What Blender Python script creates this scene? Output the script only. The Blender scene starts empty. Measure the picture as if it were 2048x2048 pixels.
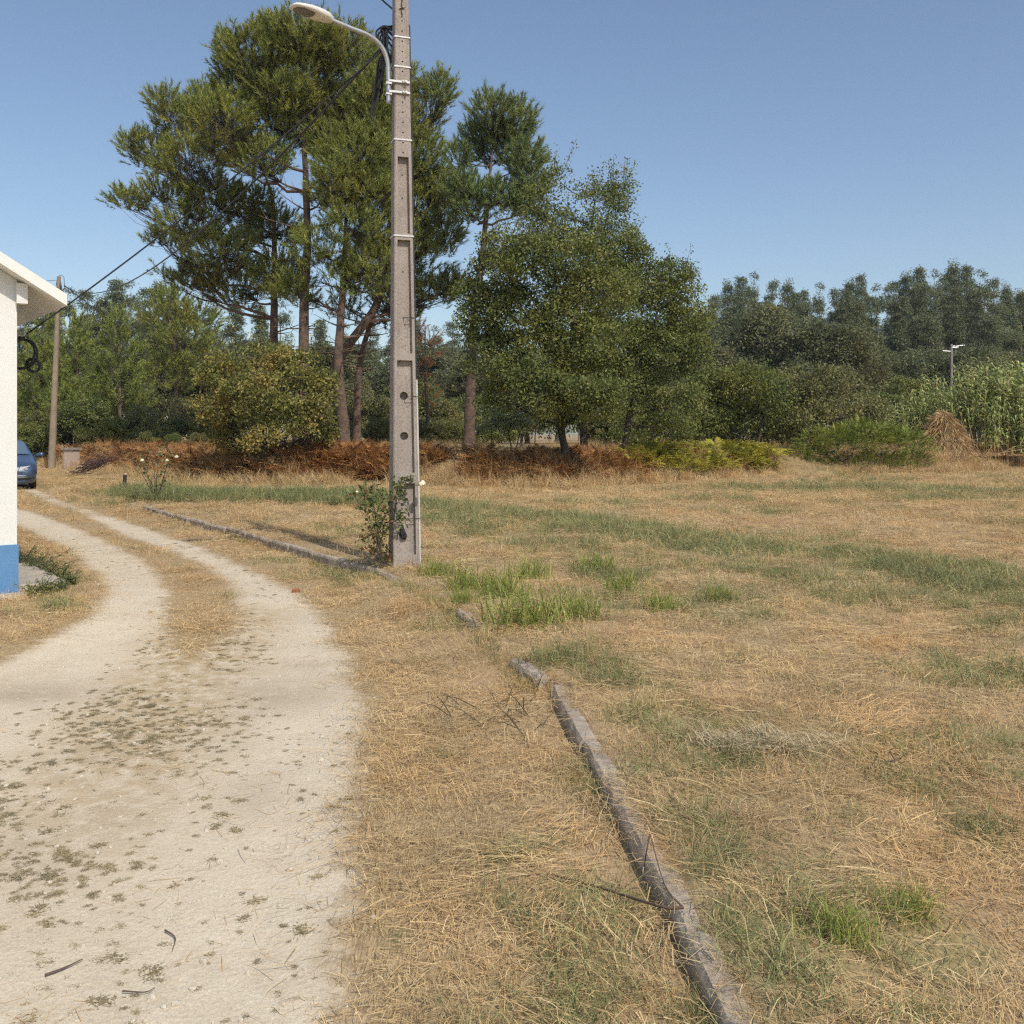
import bpy, bmesh, math, random
import numpy as np
from mathutils import Vector, Matrix

# ------------------------------------------------------------------ camera, sky, sun, exposure
SC = bpy.context.scene
COL = SC.collection
F, CX, HY, EYE = 1950.0, 1024.0, 870.0, 1.6        # focal length and horizon in photo pixels, eye height in metres
cam_d = bpy.data.cameras.new('camera')
cam = bpy.data.objects.new('camera', cam_d); COL.objects.link(cam)
cam.location = (0, 0, EYE); cam.rotation_euler = (math.radians(90), 0, 0)
cam_d.sensor_width = 36; cam_d.lens = F / 2048 * 36
cam_d.shift_y = -(1024 - HY) / 2048
cam_d.clip_start = 0.05; cam_d.clip_end = 9000
SC.camera = cam
SUN_EL, SUN_AZ = math.radians(49), math.radians(149.5)   # azimuth clockwise from +Y (view direction)
sdir = Vector((math.sin(SUN_AZ) * math.cos(SUN_EL), math.cos(SUN_AZ) * math.cos(SUN_EL), math.sin(SUN_EL)))
wd = bpy.data.worlds.new('World'); SC.world = wd; wd.use_nodes = True
wn = wd.node_tree; bg = wn.nodes['Background']
sky = wn.nodes.new('ShaderNodeTexSky'); sky.sky_type = 'NISHITA'; sky.sun_disc = False
sky.sun_elevation = SUN_EL; sky.sun_rotation = SUN_AZ
sky.air_density = 1.0; sky.dust_density = 1.2; sky.ozone_density = 1.2; sky.altitude = 0
wn.links.new(sky.outputs[0], bg.inputs[0]); bg.inputs[1].default_value = 0.14
sun_d = bpy.data.lights.new('sun', 'SUN'); sun_d.energy = 3.5; sun_d.angle = math.radians(0.53)
sun_d.color = (1.0, 0.94, 0.84)
sun = bpy.data.objects.new('sun', sun_d); COL.objects.link(sun)
sun.rotation_euler = sdir.to_track_quat('Z', 'Y').to_euler(); sun.location = (0, 0, 30)
SC.view_settings.view_transform = 'Standard'; SC.view_settings.look = 'None'
SC.view_settings.gamma = 1.0; SC.view_settings.exposure = 0.0; SC.view_settings.use_curve_mapping = False
SC.cycles.max_bounces = 4; SC.cycles.transparent_max_bounces = 6
SC.cycles.diffuse_bounces = 2; SC.cycles.glossy_bounces = 2; SC.cycles.transmission_bounces = 2
SC.cycles.caustics_reflective = False; SC.cycles.caustics_refractive = False

SC.cycles.use_denoising = False; SC.cycles.use_adaptive_sampling = True; SC.cycles.adaptive_threshold = 0.03; SC.cycles.adaptive_min_samples = 24; SC.cycles.filter_width = 1.3
rng = np.random.default_rng(7)
PI = math.pi

# ------------------------------------------------------------------ small helpers
def G(px, py, z=0.0):
    """photo pixel on the ground of height z -> world"""
    Y = F * (EYE - z) / (py - HY)
    return np.array(((px - CX) / F * Y, Y, z))
def P(px, py, Y):
    """photo pixel at distance Y -> world"""
    return np.array(((px - CX) / F * Y, Y, EYE + (HY - py) / F * Y))
def sstep(a, b, x):
    t = np.clip((x - a) / (b - a), 0, 1); return t * t * (3 - 2 * t)
def _hash(ix, iy, seed):
    h = np.sin(ix * 127.1 + iy * 311.7 + seed * 74.7) * 43758.5453
    return h - np.floor(h)
def vnoise(x, y, seed=0):
    ix, iy = np.floor(x), np.floor(y); fx, fy = x - ix, y - iy
    fx = fx * fx * (3 - 2 * fx); fy = fy * fy * (3 - 2 * fy)
    a = _hash(ix, iy, seed); b = _hash(ix + 1, iy, seed); c = _hash(ix, iy + 1, seed); d = _hash(ix + 1, iy + 1, seed)
    return (a * (1 - fx) + b * fx) * (1 - fy) + (c * (1 - fx) + d * fx) * fy
def fnoise(x, y, seed=0):
    return 0.55 * vnoise(x, y, seed) + 0.3 * vnoise(x * 2.1, y * 2.1, seed + 3) + 0.15 * vnoise(x * 4.3, y * 4.3, seed + 9)
def unit(v):
    v = np.asarray(v, float); return v / (np.linalg.norm(v, axis=-1, keepdims=True) + 1e-12)

def tag(o, label=None, cat=None, group=None, kind=None):
    if label: o['label'] = label
    if cat: o['category'] = cat
    if group: o['group'] = group
    if kind: o['kind'] = kind
    return o
def empty(name, loc=(0, 0, 0), rz=0.0):
    o = bpy.data.objects.new(name, None); COL.objects.link(o)
    o.location = tuple(loc); o.rotation_euler = (0, 0, rz); o.empty_display_size = 0.2
    return o
def link(name, me, mat=None, parent=None, loc=None):
    o = bpy.data.objects.new(name, me); COL.objects.link(o)
    if mat is not None and not me.materials: me.materials.append(mat)
    if parent is not None: o.parent = parent
    if loc is not None: o.location = tuple(loc)
    return o
def kids(o, allo):
    return [c for c in allo if c.parent == o]
def dup(root, loc=None, rz=0.0, scl=1.0, label=None, group=None):
    r = root.copy(); COL.objects.link(r)
    if loc is not None: r.location = tuple(loc)
    r.rotation_euler = (0, 0, rz); r.scale = (scl, scl, scl) if np.isscalar(scl) else tuple(scl)
    if label: r['label'] = label
    if group: r['group'] = group
    for ch in root.children:
        c = ch.copy(); COL.objects.link(c); c.parent = r
        for g in ch.children:
            d = g.copy(); COL.objects.link(d); d.parent = c
    return r

class MB:
    """collects triangles (numpy) and builds one mesh"""
    def __init__(self): self.v, self.f, self.t, self.n = [], [], [], 0
    def add(self, V, Fc, tint=0.5):
        V = np.asarray(V, float).reshape(-1, 3); Fc = np.asarray(Fc, int)
        if Fc.shape[1] == 4: Fc = np.concatenate([Fc[:, [0, 1, 2]], Fc[:, [0, 2, 3]]])
        self.v.append(V); self.f.append(Fc + self.n)
        self.t.append(np.full(len(V), tint) if np.isscalar(tint) else np.asarray(tint, float)); self.n += len(V)
    def mesh(self, name, smooth=False, origin=None):
        V = np.concatenate(self.v); Fc = np.concatenate(self.f); T = np.concatenate(self.t)
        if origin is not None: V = V - np.asarray(origin)
        me = bpy.data.meshes.new(name)
        me.vertices.add(len(V)); me.vertices.foreach_set('co', V.ravel())
        me.loops.add(Fc.size); me.loops.foreach_set('vertex_index', Fc.ravel().astype(np.int32))
        me.polygons.add(len(Fc)); me.polygons.foreach_set('loop_start', (np.arange(len(Fc)) * 3).astype(np.int32))
        a = me.attributes.new('tint', 'FLOAT', 'POINT'); a.data.foreach_set('value', T.astype(np.float32))
        me.update(calc_edges=True); me.validate()
        (me.shade_smooth if smooth else me.shade_flat)()
        return me
    def build(self, name, mat, parent=None, smooth=False, origin=None):
        return link(name, self.mesh(name, smooth, origin), mat, parent)
    def box(self, c, s, rz=0.0, R=None, tint=0.5):
        c = np.asarray(c, float); h = np.asarray(s, float) / 2
        V = np.array([(x, y, z) for x in (-1, 1) for y in (-1, 1) for z in (-1, 1)], float) * h
        if R is None:
            ca, sa = math.cos(rz), math.sin(rz); R = np.array(((ca, -sa, 0), (sa, ca, 0), (0, 0, 1)))
        self.add(V @ np.asarray(R).T + c, [(0, 1, 3, 2), (4, 6, 7, 5), (0, 4, 5, 1), (2, 3, 7, 6), (0, 2, 6, 4), (1, 5, 7, 3)], tint); return self
    def tube(self, pts, rad, sides=6, tint=0.5, cap=True):
        pts = np.asarray(pts, float); n = len(pts); rad = np.broadcast_to(np.asarray(rad, float), (n,))
        tg = unit(np.gradient(pts, axis=0))
        ref = np.array((0, 0, 1.0)) if abs(tg[0][2]) < 0.9 else np.array((1.0, 0, 0))
        u = unit(np.cross(tg[0], ref)); V = []
        for i in range(n):
            u = unit(u - tg[i] * np.dot(u, tg[i])); w = np.cross(tg[i], u)
            a = np.arange(sides) * 2 * PI / sides
            V.append(pts[i] + rad[i] * (np.cos(a)[:, None] * u + np.sin(a)[:, None] * w))
        V = np.concatenate(V); q = []
        for i in range(n - 1):
            for k in range(sides):
                k2 = (k + 1) % sides; q.append((i * sides + k, i * sides + k2, (i + 1) * sides + k2, (i + 1) * sides + k))
        self.add(V, q, tint)
        if cap:
            for e in (0, n - 1):
                ring = np.arange(sides); c = V[e * sides:(e + 1) * sides]
                self.add(np.concatenate([c, c.mean(0, keepdims=True)]),
                         [((k, (k + 1) % sides, sides) if e else ((k + 1) % sides, k, sides)) for k in ring], tint)
        return self

def bez(p0, p1, p2, n):
    t = np.linspace(0, 1, n)[:, None]; p0, p1, p2 = map(np.asarray, (p0, p1, p2))
    return (1 - t) ** 2 * p0 + 2 * t * (1 - t) * p1 + t * t * p2
def resample(pts, n):
    pts = np.asarray(pts, float); d = np.r_[0, np.cumsum(np.linalg.norm(np.diff(pts, axis=0), axis=1))]
    s = np.linspace(0, d[-1], n); return np.stack([np.interp(s, d, pts[:, k]) for k in range(3)], 1)
def smooth_poly(pts, n):
    """Catmull-Rom through pts"""
    pts = np.asarray(pts, float); q = np.concatenate([[2 * pts[0] - pts[1]], pts, [2 * pts[-1] - pts[-2]]]); out = []
    m = max(2, n // (len(pts) - 1))
    for i in range(len(pts) - 1):
        a, b, c, d = q[i:i + 4]; t = np.linspace(0, 1, m, endpoint=False)[:, None]
        out.append(0.5 * ((2 * b) + (-a + c) * t + (2 * a - 5 * b + 4 * c - d) * t * t + (-a + 3 * b - 3 * c + d) * t ** 3))
    out.append(pts[-1:]); return np.concatenate(out)

# ------------------------------------------------------------------ materials
def new_mat(name):
    m = bpy.data.materials.new(name); m.use_nodes = True; nt = m.node_tree
    return m, nt, nt.nodes['Principled BSDF']
def N(nt, typ, **kw):
    n = nt.nodes.new(typ)
    for k, v in kw.items(): setattr(n, k, v)
    return n
def L(nt, a, b): nt.links.new(a, b)
def noise_node(nt, scale, detail=4, rough=0.55, vec=None):
    n = N(nt, 'ShaderNodeTexNoise'); n.inputs['Scale'].default_value = scale; n.inputs['Detail'].default_value = detail
    n.inputs['Roughness'].default_value = rough
    if vec is not None: L(nt, vec, n.inputs['Vector'])
    return n
def mixc(nt, f, a, b, blend='MIX'):
    m = N(nt, 'ShaderNodeMix', data_type='RGBA', blend_type=blend)
    for val, i in ((f, 0), (a, 6), (b, 7)):
        if isinstance(val, (int, float)): m.inputs[i].default_value = val
        elif isinstance(val, tuple): m.inputs[i].default_value = (*val, 1)
        else: L(nt, val, m.inputs[i])
    return m.outputs[2]
def mrange(nt, v, a, b, c=0.0, d=1.0, smooth=True):
    m = N(nt, 'ShaderNodeMapRange'); m.interpolation_type = 'SMOOTHSTEP' if smooth else 'LINEAR'
    L(nt, v, m.inputs[0])
    for i, x in zip((1, 2, 3, 4), (a, b, c, d)): m.inputs[i].default_value = x
    return m.outputs[0]
def math_node(nt, op, a, b=None):
    m = N(nt, 'ShaderNodeMath', operation=op)
    for i, v in enumerate((a, b)):
        if v is None: continue
        if isinstance(v, (int, float)): m.inputs[i].default_value = v
        else: L(nt, v, m.inputs[i])
    return m.outputs[0]
def ramp(nt, fac, stops):
    r = N(nt, 'ShaderNodeValToRGB'); L(nt, fac, r.inputs[0]); e = r.color_ramp.elements
    while len(e) < len(stops): e.new(0.5)
    for el, (p, c) in zip(e, stops): el.position = p; el.color = (*c, 1)
    return r.outputs[0]
def bump(nt, bs, h, strength, dist=0.02):
    b = N(nt, 'ShaderNodeBump'); b.inputs['Strength'].default_value = strength; b.inputs['Distance'].default_value = dist
    L(nt, h, b.inputs['Height']); L(nt, b.outputs[0], bs.inputs['Normal'])
def simple(name, c, c2=None, scale=8.0, rough=0.8, metal=0.0, bmp=0.0, bscale=40.0, bdist=0.01, coat=0.0):
    m, nt, bs = new_mat(name)
    tc = N(nt, 'ShaderNodeTexCoord').outputs['Object']
    n = noise_node(nt, scale, 6, 0.6, tc)
    L(nt, mixc(nt, mrange(nt, n.outputs[0], 0.3, 0.7), c, c2 or tuple(x * 0.8 for x in c)), bs.inputs['Base Color'])
    bs.inputs['Roughness'].default_value = rough; bs.inputs['Metallic'].default_value = metal
    if coat: bs.inputs['Coat Weight'].default_value = coat
    if bmp: bump(nt, bs, noise_node(nt, bscale, 6, 0.65, tc).outputs[0], bmp, bdist)
    return m
def foliage(name, stops, transl=0.25, rough=0.6, patch=0.0, patch_c=(0.2, 0.15, 0.03), patch_scale=0.6, spec=0.3, inst=False, gain=1.0):
    """leaf material: colour from the per-leaf tint, with slow drifts over the plant, part of the light passing through"""
    m, nt, bs = new_mat(name)
    stops = [(p_, tuple(min(.92, x * gain) for x in c_)) for p_, c_ in stops]; patch_c = tuple(x * gain for x in patch_c)
    at = N(nt, 'ShaderNodeAttribute', attribute_name='tint').outputs['Fac']
    fac = at
    if inst:
        oi = N(nt, 'ShaderNodeObjectInfo').outputs['Random']
        fac = math_node(nt, 'ADD', math_node(nt, 'MULTIPLY', at, 0.65), math_node(nt, 'MULTIPLY', oi, 0.35))
    col = ramp(nt, fac, stops)
    geo = N(nt, 'ShaderNodeNewGeometry').outputs['Position']
    nz = noise_node(nt, patch_scale, 3, 0.5, geo).outputs[0]
    if patch: col = mixc(nt, mrange(nt, nz, 0.45, 0.7, 0, patch), col, patch_c)
    col = mixc(nt, 1.0, col, ramp(nt, noise_node(nt, patch_scale * 2.7, 2, 0.5, geo).outputs[0], [(0.3, (0.78, 0.8, 0.82)), (0.7, (1.12, 1.1, 1.05))]), 'MULTIPLY')
    L(nt, col, bs.inputs['Base Color']); bs.inputs['Roughness'].default_value = rough
    bs.inputs['Specular IOR Level'].default_value = spec
    if transl:
        tr = N(nt, 'ShaderNodeBsdfTranslucent'); L(nt, col, tr.inputs['Color'])
        mx = N(nt, 'ShaderNodeMixShader'); mx.inputs[0].default_value = transl
        L(nt, bs.outputs[0], mx.inputs[1]); L(nt, tr.outputs[0], mx.inputs[2])
        L(nt, mx.outputs[0], nt.nodes['Material Output'].inputs['Surface'])
    return m
# ------------------------------------------------------------------ layout of the ground (metres, from the photo's ground contacts)
KERB_PX = [(1441, 2009), (1360, 1842), (1248, 1633), (1182, 1517), (1103, 1366), (1021, 1315), (965, 1257), (907, 1215), (816, 1166),
           (745, 1136), (660, 1116), (592, 1095), (535, 1077), (449, 1054), (375, 1037), (284, 1010)]
KERB = np.array([G(x, y, 0.12)[:2] for x, y in KERB_PX])
KERB = np.concatenate([[(0.60, 1.2)], KERB, [(-13.2, 28.5), (-21.0, 40.0)]])
def kx(Y): return np.interp(Y, KERB[:, 1], KERB[:, 0])
KW = 0.105
BANK_PX = [(-100, 926), (110, 930), (300, 950), (420, 962), (560, 967), (700, 964), (1000, 971), (1100, 974), (1250, 965), (1400, 958), (1500, 950),
           (1700, 945), (1900, 943), (2048, 935), (2250, 932)]
BANK = np.array([G(x, y, 0.1)[:2] for x, y in BANK_PX])
def ybank(X): return np.interp(X, BANK[:, 0], BANK[:, 1])
BANK_H = 0.8
def kerb_side(X, Y):
    dx = (kx(Y + 0.3) - kx(Y - 0.3)) / 0.6
    return (X - kx(Y)) / np.sqrt(1 + dx * dx)
def ground_z(X, Y, detail=True):
    X = np.asarray(X, float); Y = np.asarray(Y, float)
    s = kerb_side(X, Y)
    sj = s + (fnoise(X * 3, Y * 3, 61) - .5) * .07
    fieldm = sstep(0.015, 0.09, sj) * sstep(0.0, 1.5, Y)
    z = 0.134 * fieldm * (1 - 0.7 * sstep(21, 27, Y))
    z = z + (s < 0.05) * sstep(24, 18, Y) * sstep(0, 1.5, Y) * ((0.030 - .05 * sstep(10.6, 11.6, Y)) * sstep(-.6, -.12, s) + .07 * sstep(-.7, -.05, s) * sstep(6.2, 6.9, Y) * sstep(10.6, 9.6, Y) * sstep(.25, .5, np.abs(Y - 7.9)))
    b = Y - ybank(X)
    z = z + (BANK_H - 0.05) * sstep(-0.2, 2.3, b) * sstep(5, 20, Y)
    if detail:
        far = sstep(0.3, 2.5, s)
        z = z + far * (fnoise(X * 0.35, Y * 0.35, 5) - 0.5) * 0.10 * sstep(3, 8, Y)
        z = z + sstep(0.18, 0.5, s) * (fnoise(X * 2.3, Y * 2.3, 11) - 0.45) * 0.045 + (fnoise(X * 1.1, Y * 1.1, 2) - 0.5) * 0.03 * (s < 0)
        z = z + 0.35 * sstep(2, 8, b) * (fnoise(X * 0.13, Y * 0.13, 8) - 0.5)
    return z

def px_poly(pts): return np.array([G(x, y)[:2] for x, y in pts])
ROAD_POLY = px_poly([(-150, 950), (60, 974), (116, 1001), (166, 1018), (236, 1038), (300, 1061), (352, 1080), (400, 1097), (449, 1119), (506, 1145), (577, 1179),
    (634, 1225), (690, 1320), (712, 1400), (716, 1455), (700, 1610), (676, 1842), (664, 2048), (640, 2900), (-900, 2900), (-900, 1500), (-350, 1375),
    (-80, 1345), (0, 1332), (83, 1293), (135, 1262), (176, 1241), (207, 1200), (217, 1175), (207, 1159), (176, 1128), (135, 1095), (83, 1072), (33, 1049), (-60, 1022), (-260, 985)])
MID_POLY = px_poly([(-200, 962), (0, 975), (56, 984), (103, 1004), (176, 1032), (250, 1070), (335, 1099), (409, 1128), (455, 1159), (486, 1212), (470, 1262), (420, 1300),
    (360, 1330), (330, 1280), (331, 1190), (310, 1144), (269, 1113), (207, 1082), (145, 1055), (83, 1032), (33, 1016), (-80, 992)])
def poly_sdf(poly, X, Y):
    """signed distance, negative inside"""
    X = np.asarray(X, float).ravel(); Y = np.asarray(Y, float).ravel()
    d = np.full(len(X), 1e9); ins = np.zeros(len(X), bool); n = len(poly)
    for i in range(n):
        a, b = poly[i], poly[(i + 1) % n]; e = b - a
        t = np.clip(((X - a[0]) * e[0] + (Y - a[1]) * e[1]) / (e @ e + 1e-12), 0, 1)
        d = np.minimum(d, np.hypot(X - a[0] - t * e[0], Y - a[1] - t * e[1]))
        c = ((a[1] > Y) != (b[1] > Y))
        with np.errstate(divide='ignore', invalid='ignore'):
            xi = (b[0] - a[0]) * (Y - a[1]) / (b[1] - a[1] + 1e-12) + a[0]
        ins ^= c & (X < xi)
    return np.where(ins, -d, d)
def road_sdf(X, Y):
    r = poly_sdf(ROAD_POLY, X, Y); m = poly_sdf(MID_POLY, X, Y)
    return np.maximum(r, -m)
def line_dist(pts, X, Y):
    X = np.asarray(X, float).ravel(); Y = np.asarray(Y, float).ravel(); d = np.full(len(X), 1e9)
    for a, b in zip(pts[:-1], pts[1:]):
        e = b - a; t = np.clip(((X - a[0]) * e[0] + (Y - a[1]) * e[1]) / (e @ e), 0, 1)
        d = np.minimum(d, np.hypot(X - a[0] - t * e[0], Y - a[1] - t * e[1]))
    return d
def gz(px, py): return G(px, py, 0.1)[:2]
STRIP1 = np.array([gz(*p) for p in [(250, 985), (330, 1000), (520, 1000), (700, 1005), (860, 1015), (1000, 1032), (1150, 1052), (1300, 1078), (1480, 1108), (1700, 1125), (1900, 1150), (2100, 1200)]])
STRIP2 = np.array([gz(*p) for p in [(1330, 1130), (1500, 1150), (1700, 1175), (1900, 1215), (2100, 1260)]])
STRIP3 = np.array([gz(*p) for p in [(1550, 975), (1750, 972), (1900, 985), (2100, 985)]])
STRIP4 = np.array([gz(*p) for p in [(860, 1040), (980, 1060), (1120, 1100)]])
GPATCH = [(*gz(x, y), r, a) for x, y, r, a in [(1230, 1160, .55, .8), (1320, 1215, .3, .7), (1440, 1200, .45, .8), (1480, 1240, .4, .7), (1950, 1360, .5, .9), (1830, 1520, .25, .5),
    (1150, 1335, .3, 1), (1215, 1365, .3, .9), (1260, 1450, .18, .5), (1300, 1560, .2, .8), (1390, 1540, .22, .7), (1370, 1680, .22, .9), (1440, 1760, .2, .8), (1500, 1870, .2, .8), (1560, 2000, .2, .7),
    (1640, 1790, .2, .5), (1690, 1870, .17, .7), (1820, 1850, .15, .9), (1880, 1920, .2, .8), (1780, 2000, .2, .4), (1960, 1700, .25, .6),
    (1150, 1770, .22, .8), (1180, 1860, .2, .6), (1020, 1650, .18, .6), (1100, 1950, .2, .6), (880, 1990, .15, .5), (1230, 1900, .15, .8), (640, 1130, .5, .8), (560, 1105, .4, .6), (880, 1235, .25, .8),
    (900, 1210, .25, .5), (120, 1195, .5, .6), (700, 1150, .3, .8)]]
def green_mask(X, Y):
    X = np.asarray(X, float).ravel(); Y = np.asarray(Y, float).ravel()
    n = fnoise(X * 0.9, Y * 0.9, 21); n2 = fnoise(X * 0.45, Y * 0.45, 33)
    g = 0.95 * sstep(1.5, 0.35, line_dist(STRIP1, X, Y) + (n - .5) * 1.2)
    g = np.maximum(g, 0.6 * sstep(1.6, 0.2, line_dist(STRIP2, X, Y) + (n - .5) * 1.6))
    g = np.maximum(g, 0.7 * sstep(3.0, 0.5, line_dist(STRIP3, X, Y) + (n - .5) * 2.5))
    g = np.maximum(g, 0.65 * sstep(1.2, 0.2, line_dist(STRIP4, X, Y) + (n - .5) * 1.0))
    for x, y, r, a in GPATCH:
        g = np.maximum(g, a * sstep(r * 1.25, r * 0.4, np.hypot(X - x, Y - y) + (fnoise(X * 4, Y * 4, 5) - .5) * r * 0.8))
    s = kerb_side(X, Y)
    g = np.maximum(g, 0.7 * sstep(0.30, 0.42, s) * sstep(0.85, 0.5, s) * sstep(0.48, 0.62, vnoise(Y * 1.6, X * 0.3, 4)) * (Y < 8))
    g = np.maximum(g, 0.5 * sstep(0.55, 0.72, n2) * sstep(0.5, 1.5, s))
    return g

def N_bw(nt, c):
    b_ = N(nt, 'ShaderNodeRGBToBW'); L(nt, c, b_.inputs[0]); return b_.outputs[0]
# ------------------------------------------------------------------ ground sheet
def geo_line(a, b, n): return np.sign(a) * np.geomspace(abs(a), abs(b), n)
xs = np.unique(np.r_[geo_line(-45, -4000, 24), np.arange(-45, -14, .8), np.arange(-14, -8.4, .2), np.arange(-8.4, -2.4, .075), np.arange(-2.4, .9, .035), np.arange(.9, 3.5, .075), np.arange(3.5, 14, .2), np.arange(14, 45, .8), geo_line(45, 4000, 24)])
ys = np.unique(np.r_[geo_line(-3, -4000, 18), np.arange(-3, 1.5, .5), np.arange(1.5, 9, .06), np.arange(9, 17, .13), np.arange(17, 60, .38), np.geomspace(60, 5000, 26)])
GX, GY = np.meshgrid(xs, ys)
GZ = ground_z(GX, GY)
rs = np.clip(road_sdf(GX, GY), -2, 2).reshape(GX.shape)
gm = green_mask(GX, GY).reshape(GX.shape)
GZ = GZ - 0.02 * sstep(0.0, -0.3, rs) + 0.012 * (fnoise(GX * 1.7, GY * 1.7, 40) - .5) * (rs < 0)
mb = MB(); nx, ny = len(xs), len(ys)
idx = np.arange(nx * ny).reshape(ny, nx)
mb.add(np.stack([GX, GY, GZ], -1).reshape(-1, 3), np.stack([idx[:-1, :-1], idx[:-1, 1:], idx[1:, 1:], idx[1:, :-1]], -1).reshape(-1, 4), gm.ravel())
me = mb.mesh('ground', smooth=True)
a = me.attributes.new('road', 'FLOAT', 'POINT'); a.data.foreach_set('value', rs.ravel().astype(np.float32))
bk = np.clip(GY - ybank(GX), -3, 12)
a = me.attributes.new('bank', 'FLOAT', 'POINT'); a.data.foreach_set('value', bk.ravel().astype(np.float32))
MIDL = np.array([G(*p)[:2] for p in [(470, 1230), (400, 1310), (330, 1400), (250, 1500), (150, 1620), (40, 1760), (-60, 1880)]])
mm = sstep(.8, .1, line_dist(MIDL, GX, GY)) * sstep(2.2, 5.5, GY.ravel())
a = me.attributes.new('mid', 'FLOAT', 'POINT'); a.data.foreach_set('value', mm.astype(np.float32))
stv = np.zeros(GX.size)
for x_, y_, r_x, r_y, a_ in ((50, 1385, .45, .30, .9), (560, 1385, .35, .45, .75), (500, 1590, .16, .35, .5), (620, 1330, .2, .3, .3), (250, 1640, .3, .3, .35), (60, 1700, .3, .25, .4)):
    g_ = G(x_, y_); stv = np.maximum(stv, a_ * np.exp(-((GX.ravel() - g_[0]) / r_x) ** 2 - ((GY.ravel() - g_[1]) / r_y) ** 2))
a = me.attributes.new('stain', 'FLOAT', 'POINT'); a.data.foreach_set('value', stv.astype(np.float32))
m, nt, bs = new_mat('ground_soil')
pos = N(nt, 'ShaderNodeNewGeometry').outputs['Position']
road = N(nt, 'ShaderNodeAttribute', attribute_name='road').outputs['Fac']
bank = N(nt, 'ShaderNodeAttribute', attribute_name='bank').outputs['Fac']
grn = N(nt, 'ShaderNodeAttribute', attribute_name='tint').outputs['Fac']
mida = N(nt, 'ShaderNodeAttribute', attribute_name='mid').outputs['Fac']
stain = N(nt, 'ShaderNodeAttribute', attribute_name='stain').outputs['Fac']
def fib(rot_, sx, sy):
    mp_ = N(nt, 'ShaderNodeMapping'); mp_.inputs['Rotation'].default_value = (0, 0, rot_); mp_.inputs['Scale'].default_value = (sx, sy, 1); L(nt, pos, mp_.inputs[0])
    q_ = noise_node(nt, 1, 3, .65, mp_.outputs[0]); q_.inputs['Distortion'].default_value = .6; return q_.outputs[0]
fibre = math_node(nt, 'MAXIMUM', math_node(nt, 'MAXIMUM', fib(.3, 190, 16), fib(1.5, 170, 14)), fib(2.5, 180, 15))
nA = noise_node(nt, 1.3, 5, 0.6, pos).outputs[0]; nB = noise_node(nt, 9, 6, 0.65, pos).outputs[0]
nC = noise_node(nt, 55, 4, 0.6, pos).outputs[0]; nD = noise_node(nt, 0.25, 3, 0.5, pos).outputs[0]
soil = mixc(nt, mrange(nt, nB, .3, .7), (.47, .345, .185), (.35, .245, .125))
soil = mixc(nt, mrange(nt, nC, .35, .7), soil, (.57, .435, .255))
soil = mixc(nt, mrange(nt, fibre, .50, .62, .75, 0), soil, (.20, .135, .065))
soil = mixc(nt, mrange(nt, fibre, .62, .74, 0, .75), soil, (.64, .50, .30))
soil = mixc(nt, mrange(nt, nD, .4, .65, 0, .5), soil, (.45, .295, .16))
soil = mixc(nt, math_node(nt, 'MULTIPLY', grn, .5), soil, mixc(nt, nC, (.15, .17, .065), (.26, .255, .11)))
bankf = mrange(nt, math_node(nt, 'ADD', bank, math_node(nt, 'MULTIPLY', nA, 1.5)), .5, 2.0)
bankf = math_node(nt, 'MULTIPLY', bankf, mrange(nt, bank, 5, 9, 1, .15))
soil = mixc(nt, bankf, soil, mixc(nt, nB, (.20, .13, .06), (.33, .24, .12)))
vor = N(nt, 'ShaderNodeTexVoronoi'); vor.inputs['Scale'].default_value = 42; L(nt, pos, vor.inputs['Vector'])
vor2 = N(nt, 'ShaderNodeTexVoronoi'); vor2.inputs['Scale'].default_value = 120; L(nt, pos, vor2.inputs['Vector'])
grav = mixc(nt, mrange(nt, nA, .35, .65), (.63, .53, .385), (.56, .465, .33))
grav = mixc(nt, mrange(nt, nB, .42, .68, 0, .55), grav, (.69, .595, .445))
grav = mixc(nt, math_node(nt, 'MULTIPLY', mrange(nt, nB, .62, .78), .45), grav, (.42, .345, .235))
grav = mixc(nt, .12, grav, N_bw(nt, vor2.outputs['Color']), 'OVERLAY')
grav = mixc(nt, mrange(nt, nC, .6, .75, 0, .35), grav, (.43, .35, .24))
nE = noise_node(nt, 190, 3, .6, pos).outputs[0]
grav = mixc(nt, mrange(nt, nE, .52, .66, 0, .5), grav, (.72, .65, .53))
grav = mixc(nt, mrange(nt, nE, .34, .46, .5, 0), grav, (.40, .33, .23))
grav = mixc(nt, math_node(nt, 'MULTIPLY', mida, mrange(nt, nB, .38, .58, .1, .9)), grav, (.42, .315, .18))
grav = mixc(nt, math_node(nt, 'MULTIPLY', stain, mrange(nt, nB, .25, .6, .3, .9)), grav, (.36, .29, .20))
edge = math_node(nt, 'ADD', road, math_node(nt, 'MULTIPLY', math_node(nt, 'SUBTRACT', nB, .5), .34))
edge = math_node(nt, 'ADD', edge, math_node(nt, 'MULTIPLY', math_node(nt, 'SUBTRACT', nA, .5), .20))
rf = mrange(nt, edge, -.09, .11, 1, 0)
L(nt, mixc(nt, rf, soil, grav), bs.inputs['Base Color'])
bs.inputs['Roughness'].default_value = .95; bs.inputs['Specular IOR Level'].default_value = .15
hh = math_node(nt, 'ADD', math_node(nt, 'MULTIPLY', nC, .5), math_node(nt, 'MULTIPLY', vor.outputs['Distance'], .35))
hh = math_node(nt, 'ADD', hh, math_node(nt, 'MULTIPLY', nB, .6))
hh = math_node(nt, 'ADD', hh, math_node(nt, 'MULTIPLY', fibre, math_node(nt, 'SUBTRACT', 1.0, rf)))
bump(nt, bs, hh, .35, .02)
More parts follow.
